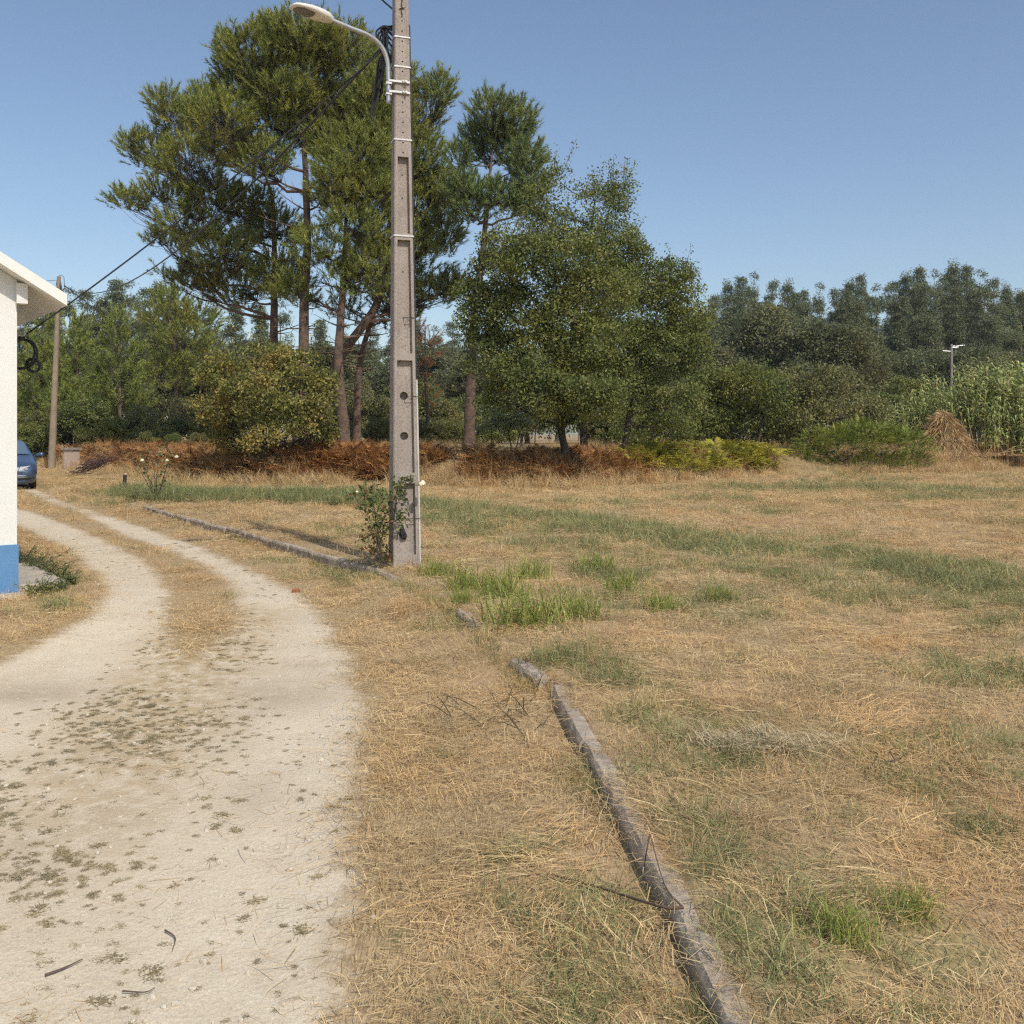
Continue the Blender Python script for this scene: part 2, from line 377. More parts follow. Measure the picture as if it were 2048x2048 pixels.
tag(link('ground', me, m), 'dry ground with pale gravel track, straw verge and field', kind='structure')

# ------------------------------------------------------------------ kerb of concrete stones
m_conc = simple('kerb_concrete', (.50, .415, .32), (.32, .265, .205), 14, .92, bmp=.6, bscale=70, bdist=.006)
kerb = empty('kerb', (kx(3.0), 3.0, 0.0)); tag(kerb, 'long weathered concrete kerb curving between gravel track and dry field', 'kerb')
brk = [1.35, 2.0, 2.93, 3.8, 4.75, 5.80]; segs = [(a_, b_, 0.0) for a_, b_ in zip(brk[:-1], brk[1:])]
segs += [(6.0, 6.5, -.012), (6.52, 7.0, -.10), (7.0, 7.46, -.085), (7.47, 8.36, 0.0), (8.38, 9.0, -.035), (9.02, 9.75, -.055), (9.78, 10.6, -.01)]
yy = 10.62
while yy < 20.2: segs.append((yy, min(yy + .82, 20.6), float(rng.uniform(-.012, .008)))); yy += .84
for i, (y0, y1, dz) in enumerate(segs):
    n = 12; t = np.linspace(y0 + .006, y1 - .006, n); mid = .5 * (y0 + y1)
    p = np.stack([kx(t), t], 1); p[:, 0] += rng.uniform(-.008, .008); d = unit(p[-1] - p[0]); nr = np.array((d[1], -d[0]))
    if nr[0] < 0: nr = -nr
    prof = np.array([(0, -.15), (0.003, .095), (.014, .118), (.07, .124), (KW - .012, .118), (KW, .10), (KW, -.15)])
    V = []
    for j in range(n):
        jit = rng.normal(0, .0022, (len(prof), 2)); q = prof + jit
        if j in (0, n - 1): q[1:6, 1] -= .006
        if rng.random() < .16: q[1:3, 1] -= rng.uniform(.004, .012)
        q3 = np.concatenate([p[j] + q[:, :1] * nr, q[:, 1:] + dz], 1); V.append(q3)
    V = np.concatenate(V); k = len(prof); q = []
    for j in range(n - 1):
        for w in range(k - 1): q.append((j * k + w, (j + 1) * k + w, (j + 1) * k + w + 1, j * k + w + 1))
    mb = MB(); mb.add(V, q)
    for e, s in ((0, 1), (n - 1, -1)):
        mb.add(V[e * k:(e + 1) * k], [(0, w, w + 1) if s > 0 else (0, w + 1, w) for w in range(1, k - 1)])
    o = mb.build('kerb_stone', m_conc, kerb, False, origin=(kx(3.0), 3.0, 0.0))
# ------------------------------------------------------------------ concrete street-light pole
PY = 10.95
PB = P(808, 1136, PY); PB[2] = float(ground_z(PB[0], PB[1])) 
PHI = math.radians(20)
ux = np.array((math.cos(PHI), math.sin(PHI), 0)); uy = np.array((-math.sin(PHI), math.cos(PHI), 0))   # pole's right / back
def pole_z(py): return EYE + (HY - py) / F * PY - PB[2]
PH = 7.6
LEAN = -0.0065
def pw(z): return 0.300 - 0.0228 * z      # full width of the front
def pd(z): return 0.235 - 0.0150 * z      # full depth
m_pole, nt, bs = new_mat('pole_concrete')
tc = N(nt, 'ShaderNodeTexCoord').outputs['Object']
n1 = noise_node(nt, 3, 5, .6, tc).outputs[0]; n2 = noise_node(nt, 60, 5, .7, tc).outputs[0]
sep = N(nt, 'ShaderNodeMapping'); sep.inputs['Scale'].default_value = (18, 18, 1.2); L(nt, tc, sep.inputs[0])
n3 = noise_node(nt, 1, 4, .6, sep.outputs[0]).outputs[0]
c = mixc(nt, mrange(nt, n1, .3, .7), (.40, .345, .295), (.32, .27, .23))
c = mixc(nt, mrange(nt, n2, .48, .66, 0, .8), c, (.17, .145, .125))
c = mixc(nt, mrange(nt, n2, .28, .4, .5, 0), c, (.60, .55, .48))
c = mixc(nt, mrange(nt, n3, .52, .75, 0, .5), c, (.20, .17, .14))
L(nt, c, bs.inputs['Base Color']); bs.inputs['Roughness'].default_value = .95; bump(nt, bs, n2, .7, .006)
pole = empty('street_light_pole', PB)
tag(pole, 'tall tapered concrete pole with recessed panels carrying a street lamp beside the kerb', 'pole')
pole.rotation_euler = (0, LEAN, PHI)
bm = bmesh.new(); zs_ = [-.4, 0, PH]
rings = []
for z in zs_:
    w, d = pw(z) / 2, pd(z) / 2; ch = .012
    pts = [(-w + ch, -d), (w - ch, -d), (w, -d + ch), (w, d - ch), (w - ch, d), (-w + ch, d), (-w, d - ch), (-w, -d + ch)]
    rings.append([bm.verts.new((x, y, z)) for x, y in pts])
for a_, b_ in zip(rings[:-1], rings[1:]):
    for k in range(8): bm.faces.new((a_[k], a_[(k + 1) % 8], b_[(k + 1) % 8], b_[k]))
bm.faces.new(rings[0][::-1]); bm.faces.new(rings[-1])
me = bpy.data.meshes.new('shaft'); bm.to_mesh(me); bm.free()
cut = bmesh.new()
def cut_hex(bmm, z0, z1, side):
    V = []
    for z, inset in ((z0, 0), (z1, 0)):
        w = pw(z) / 2 - .036; d = pd(z) / 2
        for x in (-w, w):
            for y in (-d - .02, -d + .058): V.append(bmm.verts.new((x, y * side, z)))
    v = V; q = [(0, 1, 3, 2), (4, 6, 7, 5), (0, 4, 5, 1), (2, 3, 7, 6), (0, 2, 6, 4), (1, 5, 7, 3)]
    for f in q: bmm.faces.new([v[i] for i in f])
def cut_cyl(bmm, z, r, depth, x=0.0, n=14, floor=0.0):
    d = pd(z) / 2; a_ = np.arange(n) * 2 * PI / n
    r1 = [bmm.verts.new((x + r * math.cos(t), -d - .03, z + r * math.sin(t))) for t in a_]
    r2 = [bmm.verts.new((x + r * math.cos(t), -d + depth, z + r * math.sin(t))) for t in a_]
    for k in range(n): bmm.faces.new((r1[k], r1[(k + 1) % n], r2[(k + 1) % n], r2[k]))
    bmm.faces.new(r1[::-1]); bmm.faces.new(r2)
for y0, y1 in ((1108, 966), (945, 722), (708, 483), (470, 318)):
    for sd in (1, -1): cut_hex(cut, pole_z(y0), pole_z(y1), sd)
bmesh.ops.recalc_face_normals(cut, faces=cut.faces)
cm = bpy.data.meshes.new('cut'); cut.to_mesh(cm); cut.free()
cut2 = bmesh.new()
for py in np.arange(310, 40, -20.15): cut_cyl(cut2, pole_z(py), .0095, .07, n=10)
for py in (352, 398, 545, 637): cut_cyl(cut2, pole_z(py), .009, .11, n=10)
for py in (792, 872): cut_cyl(cut2, pole_z(py), .047, .14, n=20)
bmesh.ops.recalc_face_normals(cut2, faces=cut2.faces)
cm2 = bpy.data.meshes.new('cut2'); cut2.to_mesh(cm2); cut2.free()
so = link('shaft', me, m_pole, pole)
for cme in (cm, cm2):
    co = bpy.data.objects.new('cutter', cme); COL.objects.link(co); co.parent = pole
    md = so.modifiers.new('cut', 'BOOLEAN'); md.operation = 'DIFFERENCE'; md.solver = 'EXACT'; md.object = co
dg = bpy.context.evaluated_depsgraph_get(); dg.update()
nm = bpy.data.meshes.new_from_object(so.evaluated_get(dg)); so.modifiers.clear(); so.data = nm; nm.name = 'shaft'
if not nm.materials: nm.materials.append(m_pole)
nm.shade_flat()
for o in [o for o in list(COL.objects) if o.name.startswith('cutter')]: bpy.data.objects.remove(o)
def ploc(x, y, z): return (x, y, z)
m_strap = simple('zinc_strap', (.72, .70, .67), (.6, .59, .57), 20, .5, .2)
for py in (80, 139, 284, 475):
    z = pole_z(py); w, d = pw(z) + .010, pd(z) + .010; mb = MB()
    t_ = .005
    for c_, s_ in (((0, -d / 2, z), (w, t_, .016)), ((0, d / 2, z), (w, t_, .016)), ((-w / 2, 0, z), (t_, d - .012, .016)), ((w / 2, 0, z), (t_, d - .012, .016))): mb.box(c_, s_)
    mb.build('strap', m_strap, pole)
m_black = simple('black_cable', (.018, .018, .020), (.03, .03, .032), 30, .55)
# cable down the right corner, pale conduit at its foot, wire hooks
mb = MB(); mb.tube([(pw(z) / 2 + .012, -pd(z) / 2 + .02, z) for z in np.linspace(pole_z(755), pole_z(55), 30)], .007, 5); mb.tube(bez((pw(6.1) / 2 + .012, -pd(6) / 2 + .02, pole_z(55)), (pw(6.1) / 2 + .012, 0, pole_z(45)), (0.02, .10, pole_z(52)), 6), .007, 5)
mb.build('riser_cable', m_black, pole)
mb = MB(); mb.tube([(pw(z) / 2 + .012, -pd(z) / 2 + .022, z) for z in np.linspace(-.05, pole_z(760), 12)], .012, 8)
mb.build('conduit', simple('conduit_plastic', (.62, .60, .55), (.5, .48, .44), 10, .5), pole)
m_wire = simple('rusty_wire', (.06, .05, .045), (.03, .025, .02), 20, .7)
for py in (637, 793, 1036):
    z = pole_z(py); w, d = pw(z) / 2, pd(z) / 2; mb = MB()
    mb.tube([(0.0, -d + .055, z), (.02, -d - .004, z), (w + .014, -d - .006, z), (w + .022, -d + .03, z)], .004, 5)
    mb.tube([(0.02, -d - .005, z), (.055, -d - .012, z - .045), (.085, -d - .006, z - .006)], .003, 4)
    mb.build('wire_hook', m_wire, pole)
# dark label plate near the foot and the rusty bracket holes at the top
mb = MB(); z = pole_z(1062); mb.tube([(-.03, -pd(z) / 2 + .062, z + .07), (-.035, -pd(z) / 2 + .04, z), (-.02, -pd(z) / 2 + .035, z - .05), (0.0, -pd(z) / 2 + .045, z - .085)], [.012, .034, .040, .012], 8)
mb.build('black_bag_remnant', m_black, pole)
mb = MB()
for k in range(5):
    z = pole_z(8 + 7 * k); mb.tube([(-.01 + .008 * (k % 2), -pd(z) / 2 - .004, z + .02), (.004 - .012 * (k % 2), -pd(z) / 2 - .012, z), (-.008, -pd(z) / 2 - .004, z - .025)], .005, 4)
mb.tube([(-.03, -pd(6) / 2 - .005, pole_z(25)), (0.03, -pd(6) / 2 - .01, pole_z(22))], .006, 4)
mb.build('tie_wire', m_wire, pole)
# lamp arm and head (in pole space)
def tolocal(w):
    d = np.asarray(w) - PB; return np.array((d @ ux, d @ uy, d[2]))
m_zinc = simple('galvanised_tube', (.50, .51, .52), (.42, .43, .45), 12, .42, .55)
ARMY = PY - .03
aw = [P(783, 207, ARMY), P(783, 150, ARMY), P(780, 118, ARMY - .02), P(768, 92, ARMY - .07), P(745, 72, ARMY - .16), P(705, 55, ARMY - .30), P(660, 36, ARMY - .46)]
arm = smooth_poly([tolocal(q) for q in aw], 42)
mb = MB(); mb.tube(arm, np.linspace(.027, .024, len(arm)), 12)
arm_o = mb.build('lamp_arm', m_zinc, pole, True)
for py in (170, 191):
    z = pole_z(py); w, d = pw(z) / 2, pd(z) / 2; mb = MB(); ax_, ay_, _ = tolocal(P(783, py, ARMY))
    mb.box(((ax_ + .06) / 2, -d - .012, z), (abs(ax_) + .10, .016, .022)); mb.tube([(.03, -d - .05, z), (.03, -d - .01, z)], .014, 8); mb.tube([(.0, -d - .04, z + .004), (.0, -d, z + .004)], .009, 6)
    mb.box((ax_, ay_ - .0, z), (.066, .066, .02))
    mb.build('arm_clamp', m_strap, pole)
p_in, p_out = tolocal(P(668, 38, ARMY - .44)), tolocal(P(592, 11, ARMY - .76))
ax = unit(p_out - p_in); Ln = np.linalg.norm(p_out - p_in); sd_ = unit(np.cross(ax, (0, 0, 1))); up = np.cross(sd_, ax)
m_lampw = simple('lamp_housing_paint', (.74, .72, .66), (.68, .66, .6), 6, .4)
def lamp_loft(prof, mat, name, par):
    V = []; n = 18
    for t, w, h1, h0 in prof:
        for k in range(n):
            an = 2 * PI * k / n; cx_, sy_ = math.cos(an), math.sin(an)
            hx = w * np.sign(cx_) * abs(cx_) ** .7; hz = (h1 if sy_ > 0 else h0) * np.sign(sy_) * abs(sy_) ** .7
            V.append(p_in + ax * t * Ln + sd_ * hx + up * hz)
    q = []
    for i in range(len(prof) - 1):
        for k in range(n): q.append((i * n + k, i * n + (k + 1) % n, (i + 1) * n + (k + 1) % n, (i + 1) * n + k))
    mb = MB(); mb.add(V, q)
    for e in (0, len(prof) - 1):
        r_ = np.array(V[e * n:(e + 1) * n]); mb.add(np.r_[r_, [r_.mean(0)]], [(k, (k + 1) % n, n) for k in range(n)])
    return mb.build(name, mat, par, True)
head = lamp_loft([(-.04, .033, .033, .033), (.02, .05, .042, .042), (.10, .08, .05, .045), (.35, .105, .055, .042), (.6, .118, .048, .030), (.85, .10, .036, .022), (.97, .08, .025, .016), (1.02, .04, .012, .01)], m_lampw, 'lamp_head', pole)
m_lens = simple('lamp_glass', (.10, .10, .10), (.16, .16, .15), 5, .15)
lamp_loft([(.47, .08, -.026, .037), (.52, .10, -.02, .039), (.8, .096, -.015, .030), (.93, .07, -.008, .020), (.98, .03, -.005, .013)], m_lens, 'lens', pole).parent = head
# ------------------------------------------------------------------ second pole, cables
m_pole2 = simple('old_pole', (.33, .25, .17), (.24, .19, .14), 3, .9, bmp=.4, bscale=30)
P2Y = 45.5
b2 = P(103, 936, P2Y); b2[2] = float(ground_z(b2[0], b2[1])) - .15; t2 = P(118, 553, P2Y)
p2 = empty('utility_pole', b2); tag(p2, 'slender brown utility pole standing behind the house eave near the car', 'pole')
mb = MB(); pts = resample([b2, t2], 10) - b2; mb.tube(pts, np.linspace(.175, .085, 10), 12); mb.build('shaft', m_pole2, p2, True)
mb = MB(); mb.tube(bez(P(112, 572, P2Y) - b2, P(116, 540, P2Y) - b2, P(128, 555, P2Y) - b2, 9), .012, 5); mb.tube(np.array([P(128, 555, P2Y), P(129, 575, P2Y), P(124, 595, P2Y)]) - b2, .014, 5); mb.tube(np.array([P(120, 565, P2Y), P(126, 596, P2Y - .1)]) - b2, .05, 6)
mb.build('cable_loop', m_black, p2)
def cable(name, a_, b_, sag, rad, label, n=40):
    t = np.linspace(0, 1, n)[:, None]; pts = a_ * (1 - t) + b_ * t; pts[:, 2] -= (4 * sag * t * (1 - t))[:, 0]
    o_ = pts[0].copy(); mb = MB(); mb.tube(pts - o_, rad, 6); o = mb.build(name, m_black, None, True); o.location = o_
    tag(o, label, 'cable', 'overhead cables'); return o
HC = G(34, 1188)            # near corner of the house
hu = np.array((math.cos(math.radians(37.8)), math.sin(math.radians(37.8)), 0)); hs = np.array((-hu[1], hu[0], 0))
brk_pt = HC + hs * 1.0 + hu * .27; brk_pt[2] = 2.70
cable('service_cable', P(774, 92, PY + .1), brk_pt, .10, .009, 'black service cable running from concrete pole down to the house side wall')
cable('span_cable', P(774, 84, PY + .12), P(128, 572, P2Y), 1.3, .016, 'long sagging black cable between the concrete pole and the utility pole', 60)
cable('branch_cable', P(128, 570, P2Y), P(425, 752, 82), .6, .016, 'black cable falling right from the utility pole into the trees')
cable('left_cable', P(116, 560, P2Y), P(-160, 560, 52), .15, .010, 'thin wire leaving the utility pole to the left above the roof')
cable('incoming_cable', P(790, 22, PY + .05), P(705, -60, PY + 1.2), .02, .010, 'thin cable leaving the top of the concrete pole upward left', 12)
# bundle hanging at the pole head
mb = MB(); r_ = np.random.default_rng(3)
for k in range(9):
    a0 = P(784 + r_.uniform(-3, 3), r_.uniform(50, 75), PY + .05); a1 = P(764 + r_.uniform(-8, 14), r_.uniform(80, 120), PY + r_.uniform(-.1, .25)); a2 = P(r_.uniform(745, 772), r_.uniform(140, 215), PY + r_.uniform(0, .2))
    mb.tube(smooth_poly([a0, P(770 + r_.uniform(-10, 6), r_.uniform(55, 70), PY + .1), a1, a2], 18) - PB, r_.uniform(.006, .013), 5)
for k in range(4):
    a0 = P(786, 60 + 12 * k, PY + .08); mb.tube(smooth_poly([a0, P(770, 52 + 8 * k, PY + .1), P(752 + 4 * k, 66 + 6 * k, PY + .14), P(766, 100 + 6 * k, PY + .1), P(783, 112 + 4 * k, PY + .08)], 20) - PB, .011, 5)
for k in range(3):
    mb.tube(smooth_poly([P(766 - 4 * k, 120, PY + .1), P(757 - 3 * k, 175, PY + .12), P(750 - 4 * k, 215 + 8 * k, PY + .12), P(741 + 8 * k, 236 + 9 * k, PY + .12)], 14) - PB, [.016] * 6 + [.010] * 4 + [.004] * 3, 5)
mb.box(P(768, 108, PY + .1) - PB, (.07, .06, .16)); mb.box(P(763, 128, PY + .1) - PB, (.06, .05, .14))
o = mb.build('cable_bundle', m_black); o.location = PB; tag(o, 'tangled bundle of black cables hanging at the head of the concrete pole', 'cable')
# distant poles beyond the cane
for px, py, Y, hgt, lab in ((1903, 688, 78, 8.9, 'pale thin pole with side arms far behind the green cane'), (1912, 690, 92, 10.2, 'leaning thin pole far behind the green cane, right of the armed pole')):
    tp = P(px, py, Y); b_ = tp.copy(); b_[2] = float(ground_z(b_[0], b_[1])) - .2; b_[0] -= .5 if px > 1905 else 0
    e = empty('distant_pole', b_); tag(e, lab, 'pole', 'distant poles behind the cane')
    mb = MB(); mb.tube(np.array([b_, tp]) - b_, [.13, .09], 8); mb.build('shaft', simple('pale_pole', (.30, .27, .24), None, 4, .9), e, True)
    if px < 1905:
        for dx, dz in ((-.7, -.55), (.55, -.25)):
            mb = MB(); mb.tube(np.array([tp + (0, 0, dz - .05), tp + (dx, 0, dz)]) - b_, .045, 6); mb.build('side_arm', m_zinc, e)
    else:
        mb = MB(); mb.tube(np.array([tp + (-.3, 0, -.12), tp + (.9, 0, -.02)]) - b_, .045, 6); mb.build('cross_arm', m_zinc, e)

# ------------------------------------------------------------------ house (only its near corner is in view)
house = empty('white_house', HC, math.radians(37.8)); tag(house, 'white rendered house corner with blue painted base and white roof edge', 'house')
m, nt, bs = new_mat('white_render'); tc = N(nt, 'ShaderNodeTexCoord').outputs['Object']
c = mixc(nt, mrange(nt, noise_node(nt, 1.2, 5, .6, tc).outputs[0], .35, .7), (.76, .755, .71), (.72, .715, .665))
L(nt, c, bs.inputs['Base Color']); bs.inputs['Roughness'].default_value = .9; bump(nt, bs, noise_node(nt, 90, 5, .6, tc).outputs[0], .25, .004); m_white = m
m, nt, bs = new_mat('blue_paint'); tc = N(nt, 'ShaderNodeTexCoord').outputs['Object']
mp = N(nt, 'ShaderNodeMapping'); mp.inputs['Scale'].default_value = (3, 3, 14); L(nt, tc, mp.inputs[0])
c = mixc(nt, mrange(nt, noise_node(nt, 1.5, 6, .65, tc).outputs[0], .35, .7), (.10, .235, .44), (.13, .28, .48))
c = mixc(nt, mrange(nt, noise_node(nt, 2.0, 7, .75, mp.outputs[0]).outputs[0], .60, .74, 0, .65), c, (.32, .45, .60))
L(nt, c, bs.inputs['Base Color']); bs.inputs['Roughness'].default_value = .75; m_blue = m
TP = math.tan(math.radians(31)); GW, GL = 7.0, 10.0; WH = 3.16            # wall height at the corner
def roofz(x): return WH + min(-x, GW + x) * TP if True else 0
mb = MB()   # walls (local: x along gable to the left is negative, y along the side away from the camera)
V = [(-GW, 0, -.1), (0, 0, -.1), (0, 0, WH), (-GW / 2, 0, WH + GW / 2 * TP), (-GW, 0, WH), (-GW, GL, -.1), (0, GL, -.1), (0, GL, WH), (-GW / 2, GL, WH + GW / 2 * TP), (-GW, GL, WH)]
mb.add(V, [(0, 1, 2), (0, 2, 4), (4, 2, 3), (6, 5, 9), (6, 9, 7), (7, 9, 8)]); mb.add(V, [(1, 6, 7, 2), (5, 0, 4, 9), (2, 7, 8, 3), (9, 4, 3, 8)])
mb.build('wall', m_white, house)
mb = MB(); t_ = .012
mb.box((-GW / 2, -t_ / 2 - .001, .205), (GW + 2 * t_, t_, .59)); mb.box((t_ / 2 + .001, GL / 2, .205), (t_, GL, .59)); mb.build('painted_base', m_blue, house)
OE, OV, TH = .42, .22, .115
m_fascia = simple('white_fascia', (.80, .78, .72), (.76, .74, .68), 3, .7)
m_tile = simple('terracotta_tile', (.42, .17, .09), (.33, .13, .07), 5, .85, bmp=.3)
for sgn in (1, -1):
    x0 = OE if sgn > 0 else -GW - OE; xr = -GW / 2
    def zz(x): return WH + (-(x) if sgn > 0 else (GW + x)) * TP
    V = []
    for x in (x0, xr):
        for y in (-OV, GL + OV):
            for dz in (.0, TH): V.append((x, y, zz(x) + dz + .004))
    mb = MB(); mb.add(V, [(0, 1, 3, 2), (4, 6, 7, 5), (0, 4, 5, 1), (2, 3, 7, 6), (0, 2, 6, 4), (1, 5, 7, 3)])
    so_ = mb.build('roof_slab', m_fascia, house)
    mb = MB(); nxx = 140; xx = np.linspace(x0 + .06 * (-sgn), xr, 10); yv = np.linspace(-OV + .12, GL + OV - .12, nxx)
    A, B = np.meshgrid(xx, yv); Z = np.array([zz(q) for q in xx])[None, :] + TH + .03 + .028 * np.cos(B * 2 * PI / .22)
    id_ = np.arange(A.size).reshape(A.shape); mb.add(np.stack([A, B, Z], -1).reshape(-1, 3), np.stack([id_[:-1, :-1], id_[:-1, 1:], id_[1:, 1:], id_[1:, :-1]], -1).reshape(-1, 4))
    mb.build('roof_tiles', m_tile, house, True)
mb = MB(); mb.box((.035, -.02, 3.02), (.10, .10, .20)); mb.build('beam_end', m_white, house)
# bracket and coil on the side wall
br = empty('cable_bracket', brk_pt); tag(br, 'small metal bracket holding the cable on the house side wall', 'bracket')
mb = MB(); d_ = -hu * .28; mb.tube(np.array([(0, 0, 0), d_]), .012, 6); mb.tube(np.array([(0, 0, 0), (0, 0, .05)]), .018, 6); mb.build('arm', m_zinc, br)
mb = MB(); mb.tube(np.array([(0, 0, -.03), d_ * .5 + (0, 0, -.06)]), .02, 6); mb.build('insulator', m_black, br)
coil_c = P(42, 708, 10.9)
wl = HC + hs * 1.05; coil = empty('cable_coil', coil_c); tag(coil, 'coil of thick black cable hung beside the house side wall below the eave', 'cable')
for k, (rr, ph, el) in enumerate(((.155, 0, 0), (.145, .3, .02), (.16, .7, -.015), (.07, 2., .0), (.06, 2.6, -.01))):
    an = np.linspace(0, 2 * PI, 30); cc = np.array((.105, 0, -.125)) if rr < .1 else np.zeros(3)
    pts = np.stack([rr * np.cos(an) * .98 + .004 * k, .01 * k + .03 * np.sin(an + ph), rr * (1.08 + el) * np.sin(an)], 1) + cc
    mb = MB(); mb.tube(pts, .0105, 6, cap=False); mb.build('loop', m_black, coil, True)
mb = MB(); mb.tube(smooth_poly([(brk_pt - coil_c), (.02, 0, .22), (-.05, .02, .17), (-.12, 0, .1)], 14), .010, 5); mb.tube(np.array([(-.06, .05, .17), (-.19, .10, .21)]), .018, 6); mb.build('tail', m_black, coil, True)
# slabs at the foot of the house
m_slab = simple('cracked_slab', (.50, .43, .34), (.38, .33, .26), 5, .95, bmp=.8, bscale=25, bdist=.012)
def slab(name, poly, z0, z1, label):
    r2 = np.random.default_rng(5); pts = []
    for a_, b_ in zip(poly, poly[1:] + poly[:1]):
        for t in np.linspace(0, 1, 9, endpoint=False): pts.append(np.array(a_) * (1 - t) + np.array(b_) * t + r2.normal(0, .009, 2))
    n = len(pts); V = [(*p_, z0) for p_ in pts] + [(*(p_ + r2.normal(0, .004, 2)), z1 - .018) for p_ in pts] + [(*(np.mean(pts, 0) + (p_ - np.mean(pts, 0)) * .985), z1 + r2.normal(0, .002)) for p_ in pts]
    c_ = (*np.mean(pts, 0), z1); V.append(c_); mb = MB()
    mb.add(V, [(k, (k + 1) % n, n + (k + 1) % n, n + k) for k in range(n)] + [(n + k, n + (k + 1) % n, 2 * n + (k + 1) % n, 2 * n + k) for k in range(n)])
    mb.add(V, [(2 * n + k, 2 * n + (k + 1) % n, 3 * n) for k in range(n)])
    o = mb.build(name, m_slab, None, False, origin=HC); o.location = HC; o['l'] = 0; del o['l']
    tag(o, label, 'slab'); return o
def hp(u_, s_): q = HC + hu * u_ + hs * s_; return (q[0], q[1])
slab('concrete_step', [hp(.016, .02), hp(.47, .02), hp(.50, .9), hp(.46, 1.9), hp(.016, 1.9)], -.1, .085, 'cracked concrete step along the side of the white house')
slab('concrete_apron', [hp(-3.5, -.40), hp(-1.2, -.42), hp(-.1, -.34), hp(.10, -.16), hp(.09, -.013), hp(-3.5, -.016)], -.1, .022, 'low concrete apron in front of the blue painted base')

# ------------------------------------------------------------------ car
m, nt, bs = new_mat('car_paint'); bs.inputs['Base Color'].default_value = (.075, .115, .20, 1); bs.inputs['Metallic'].default_value = .55; bs.inputs['Roughness'].default_value = .33; bs.inputs['Coat Weight'].default_value = .6; m_paint = m
m, nt, bs = new_mat('car_glass'); bs.inputs['Base Color'].default_value = (.10, .15, .20, 1); bs.inputs['Roughness'].default_value = .06; bs.inputs['Specular IOR Level'].default_value = .9; m_glass = m
m_rub = simple('tyre_rubber', (.02, .02, .02), (.03, .03, .03), 20, .85)
m_trim = simple('car_trim', (.025, .027, .03), (.02, .02, .022), 10, .5)
m, nt, bs = new_mat('chrome'); bs.inputs['Base Color'].default_value = (.75, .77, .8, 1); bs.inputs['Metallic'].default_value = .9; bs.inputs['Roughness'].default_value = .22; m_chr = m
m, nt, bs = new_mat('headlight_glass'); bs.inputs['Base Color'].default_value = (.62, .66, .66, 1); bs.inputs['Roughness'].default_value = .1; bs.inputs['Metallic'].default_value = .3; m_hl = m
CY = 28.2; cpos = np.array(((6 - CX) / F * CY, CY, 0)); yaw = math.atan2(cpos[0], cpos[1])
cpos[2] = float(ground_z(cpos[0], cpos[1])) - .015
car = empty('parked_car', cpos, -yaw); tag(car, 'blue grey estate car facing the camera, half hidden behind the white house', 'car')
# local: +y back, -y front (towards camera), front bumper at y=0
def section(y, zb, zw, zt, wb, ww, wt, r):
    """half outline points from bottom centre to top centre"""
    return np.array([(0, y, zb), (wb * .7, y, zb), (wb, y, zb + .06), (ww, y, (zb + zw) / 2), (ww * .985, y, zw), (ww * .955, y, zw + .03), (wt + (ww * .95 - wt) * .15, y, zt - r), (wt * .86, y, zt - r * .25), (wt * .5, y, zt), (0, y, zt + .012)])
secs = [section(-.0, .22, .50, .60, .55, .62, .50, .03), section(.06, .18, .62, .70, .74, .80, .62, .04), section(.20, .17, .68, .76, .83, .875, .70, .04), section(.55, .17, .76, .86, .86, .905, .72, .05),
        section(1.15, .17, .86, .965, .86, .91, .74, .04), section(1.35, .17, .88, 1.02, .86, .91, .76, .06), section(2.05, .17, .92, 1.42, .86, .91, .60, .10), section(2.5, .17, .93, 1.475, .86, .91, .59, .10),
        section(3.6, .17, .95, 1.46, .86, .91, .59, .10), section(4.4, .19, .96, 1.38, .84, .89, .58, .12), section(4.75, .28, .94, .99, .78, .84, .66, .05), section(4.80, .35, .85, .9, .7, .78, .6, .05)]
V = []; k = len(secs[0])
for s_ in secs: V += [tuple(p_) for p_ in s_] + [(-p_[0], p_[1], p_[2]) for p_ in s_[1:-1][::-1]]
n = 2 * k - 2; q = []
for i in range(len(secs) - 1):
    for j in range(n): q.append((i * n + j, i * n + (j + 1) % n, (i + 1) * n + (j + 1) % n, (i + 1) * n + j))
mb = MB(); mb.add(V, q); V_ = np.array(V)
for e in (0, len(secs) - 1):
    r_ = V_[e * n:(e + 1) * n]; mb.add(np.r_[r_, [r_.mean(0)]], [((j + 1) % n, j, n) if e == 0 else (j, (j + 1) % n, n) for j in range(n)])
body = mb.build('body', m_paint, car, True)
mb = MB(); mb.add([(-.70, 1.37, 1.045), (.70, 1.37, 1.045), (.555, 2.03, 1.41), (-.555, 2.03, 1.41), (0, 1.30, 1.05), (0, 1.99, 1.44)], [(0, 4, 5), (0, 5, 3), (4, 1, 2), (4, 2, 5)]); mb.build('windscreen', m_glass, car, True)
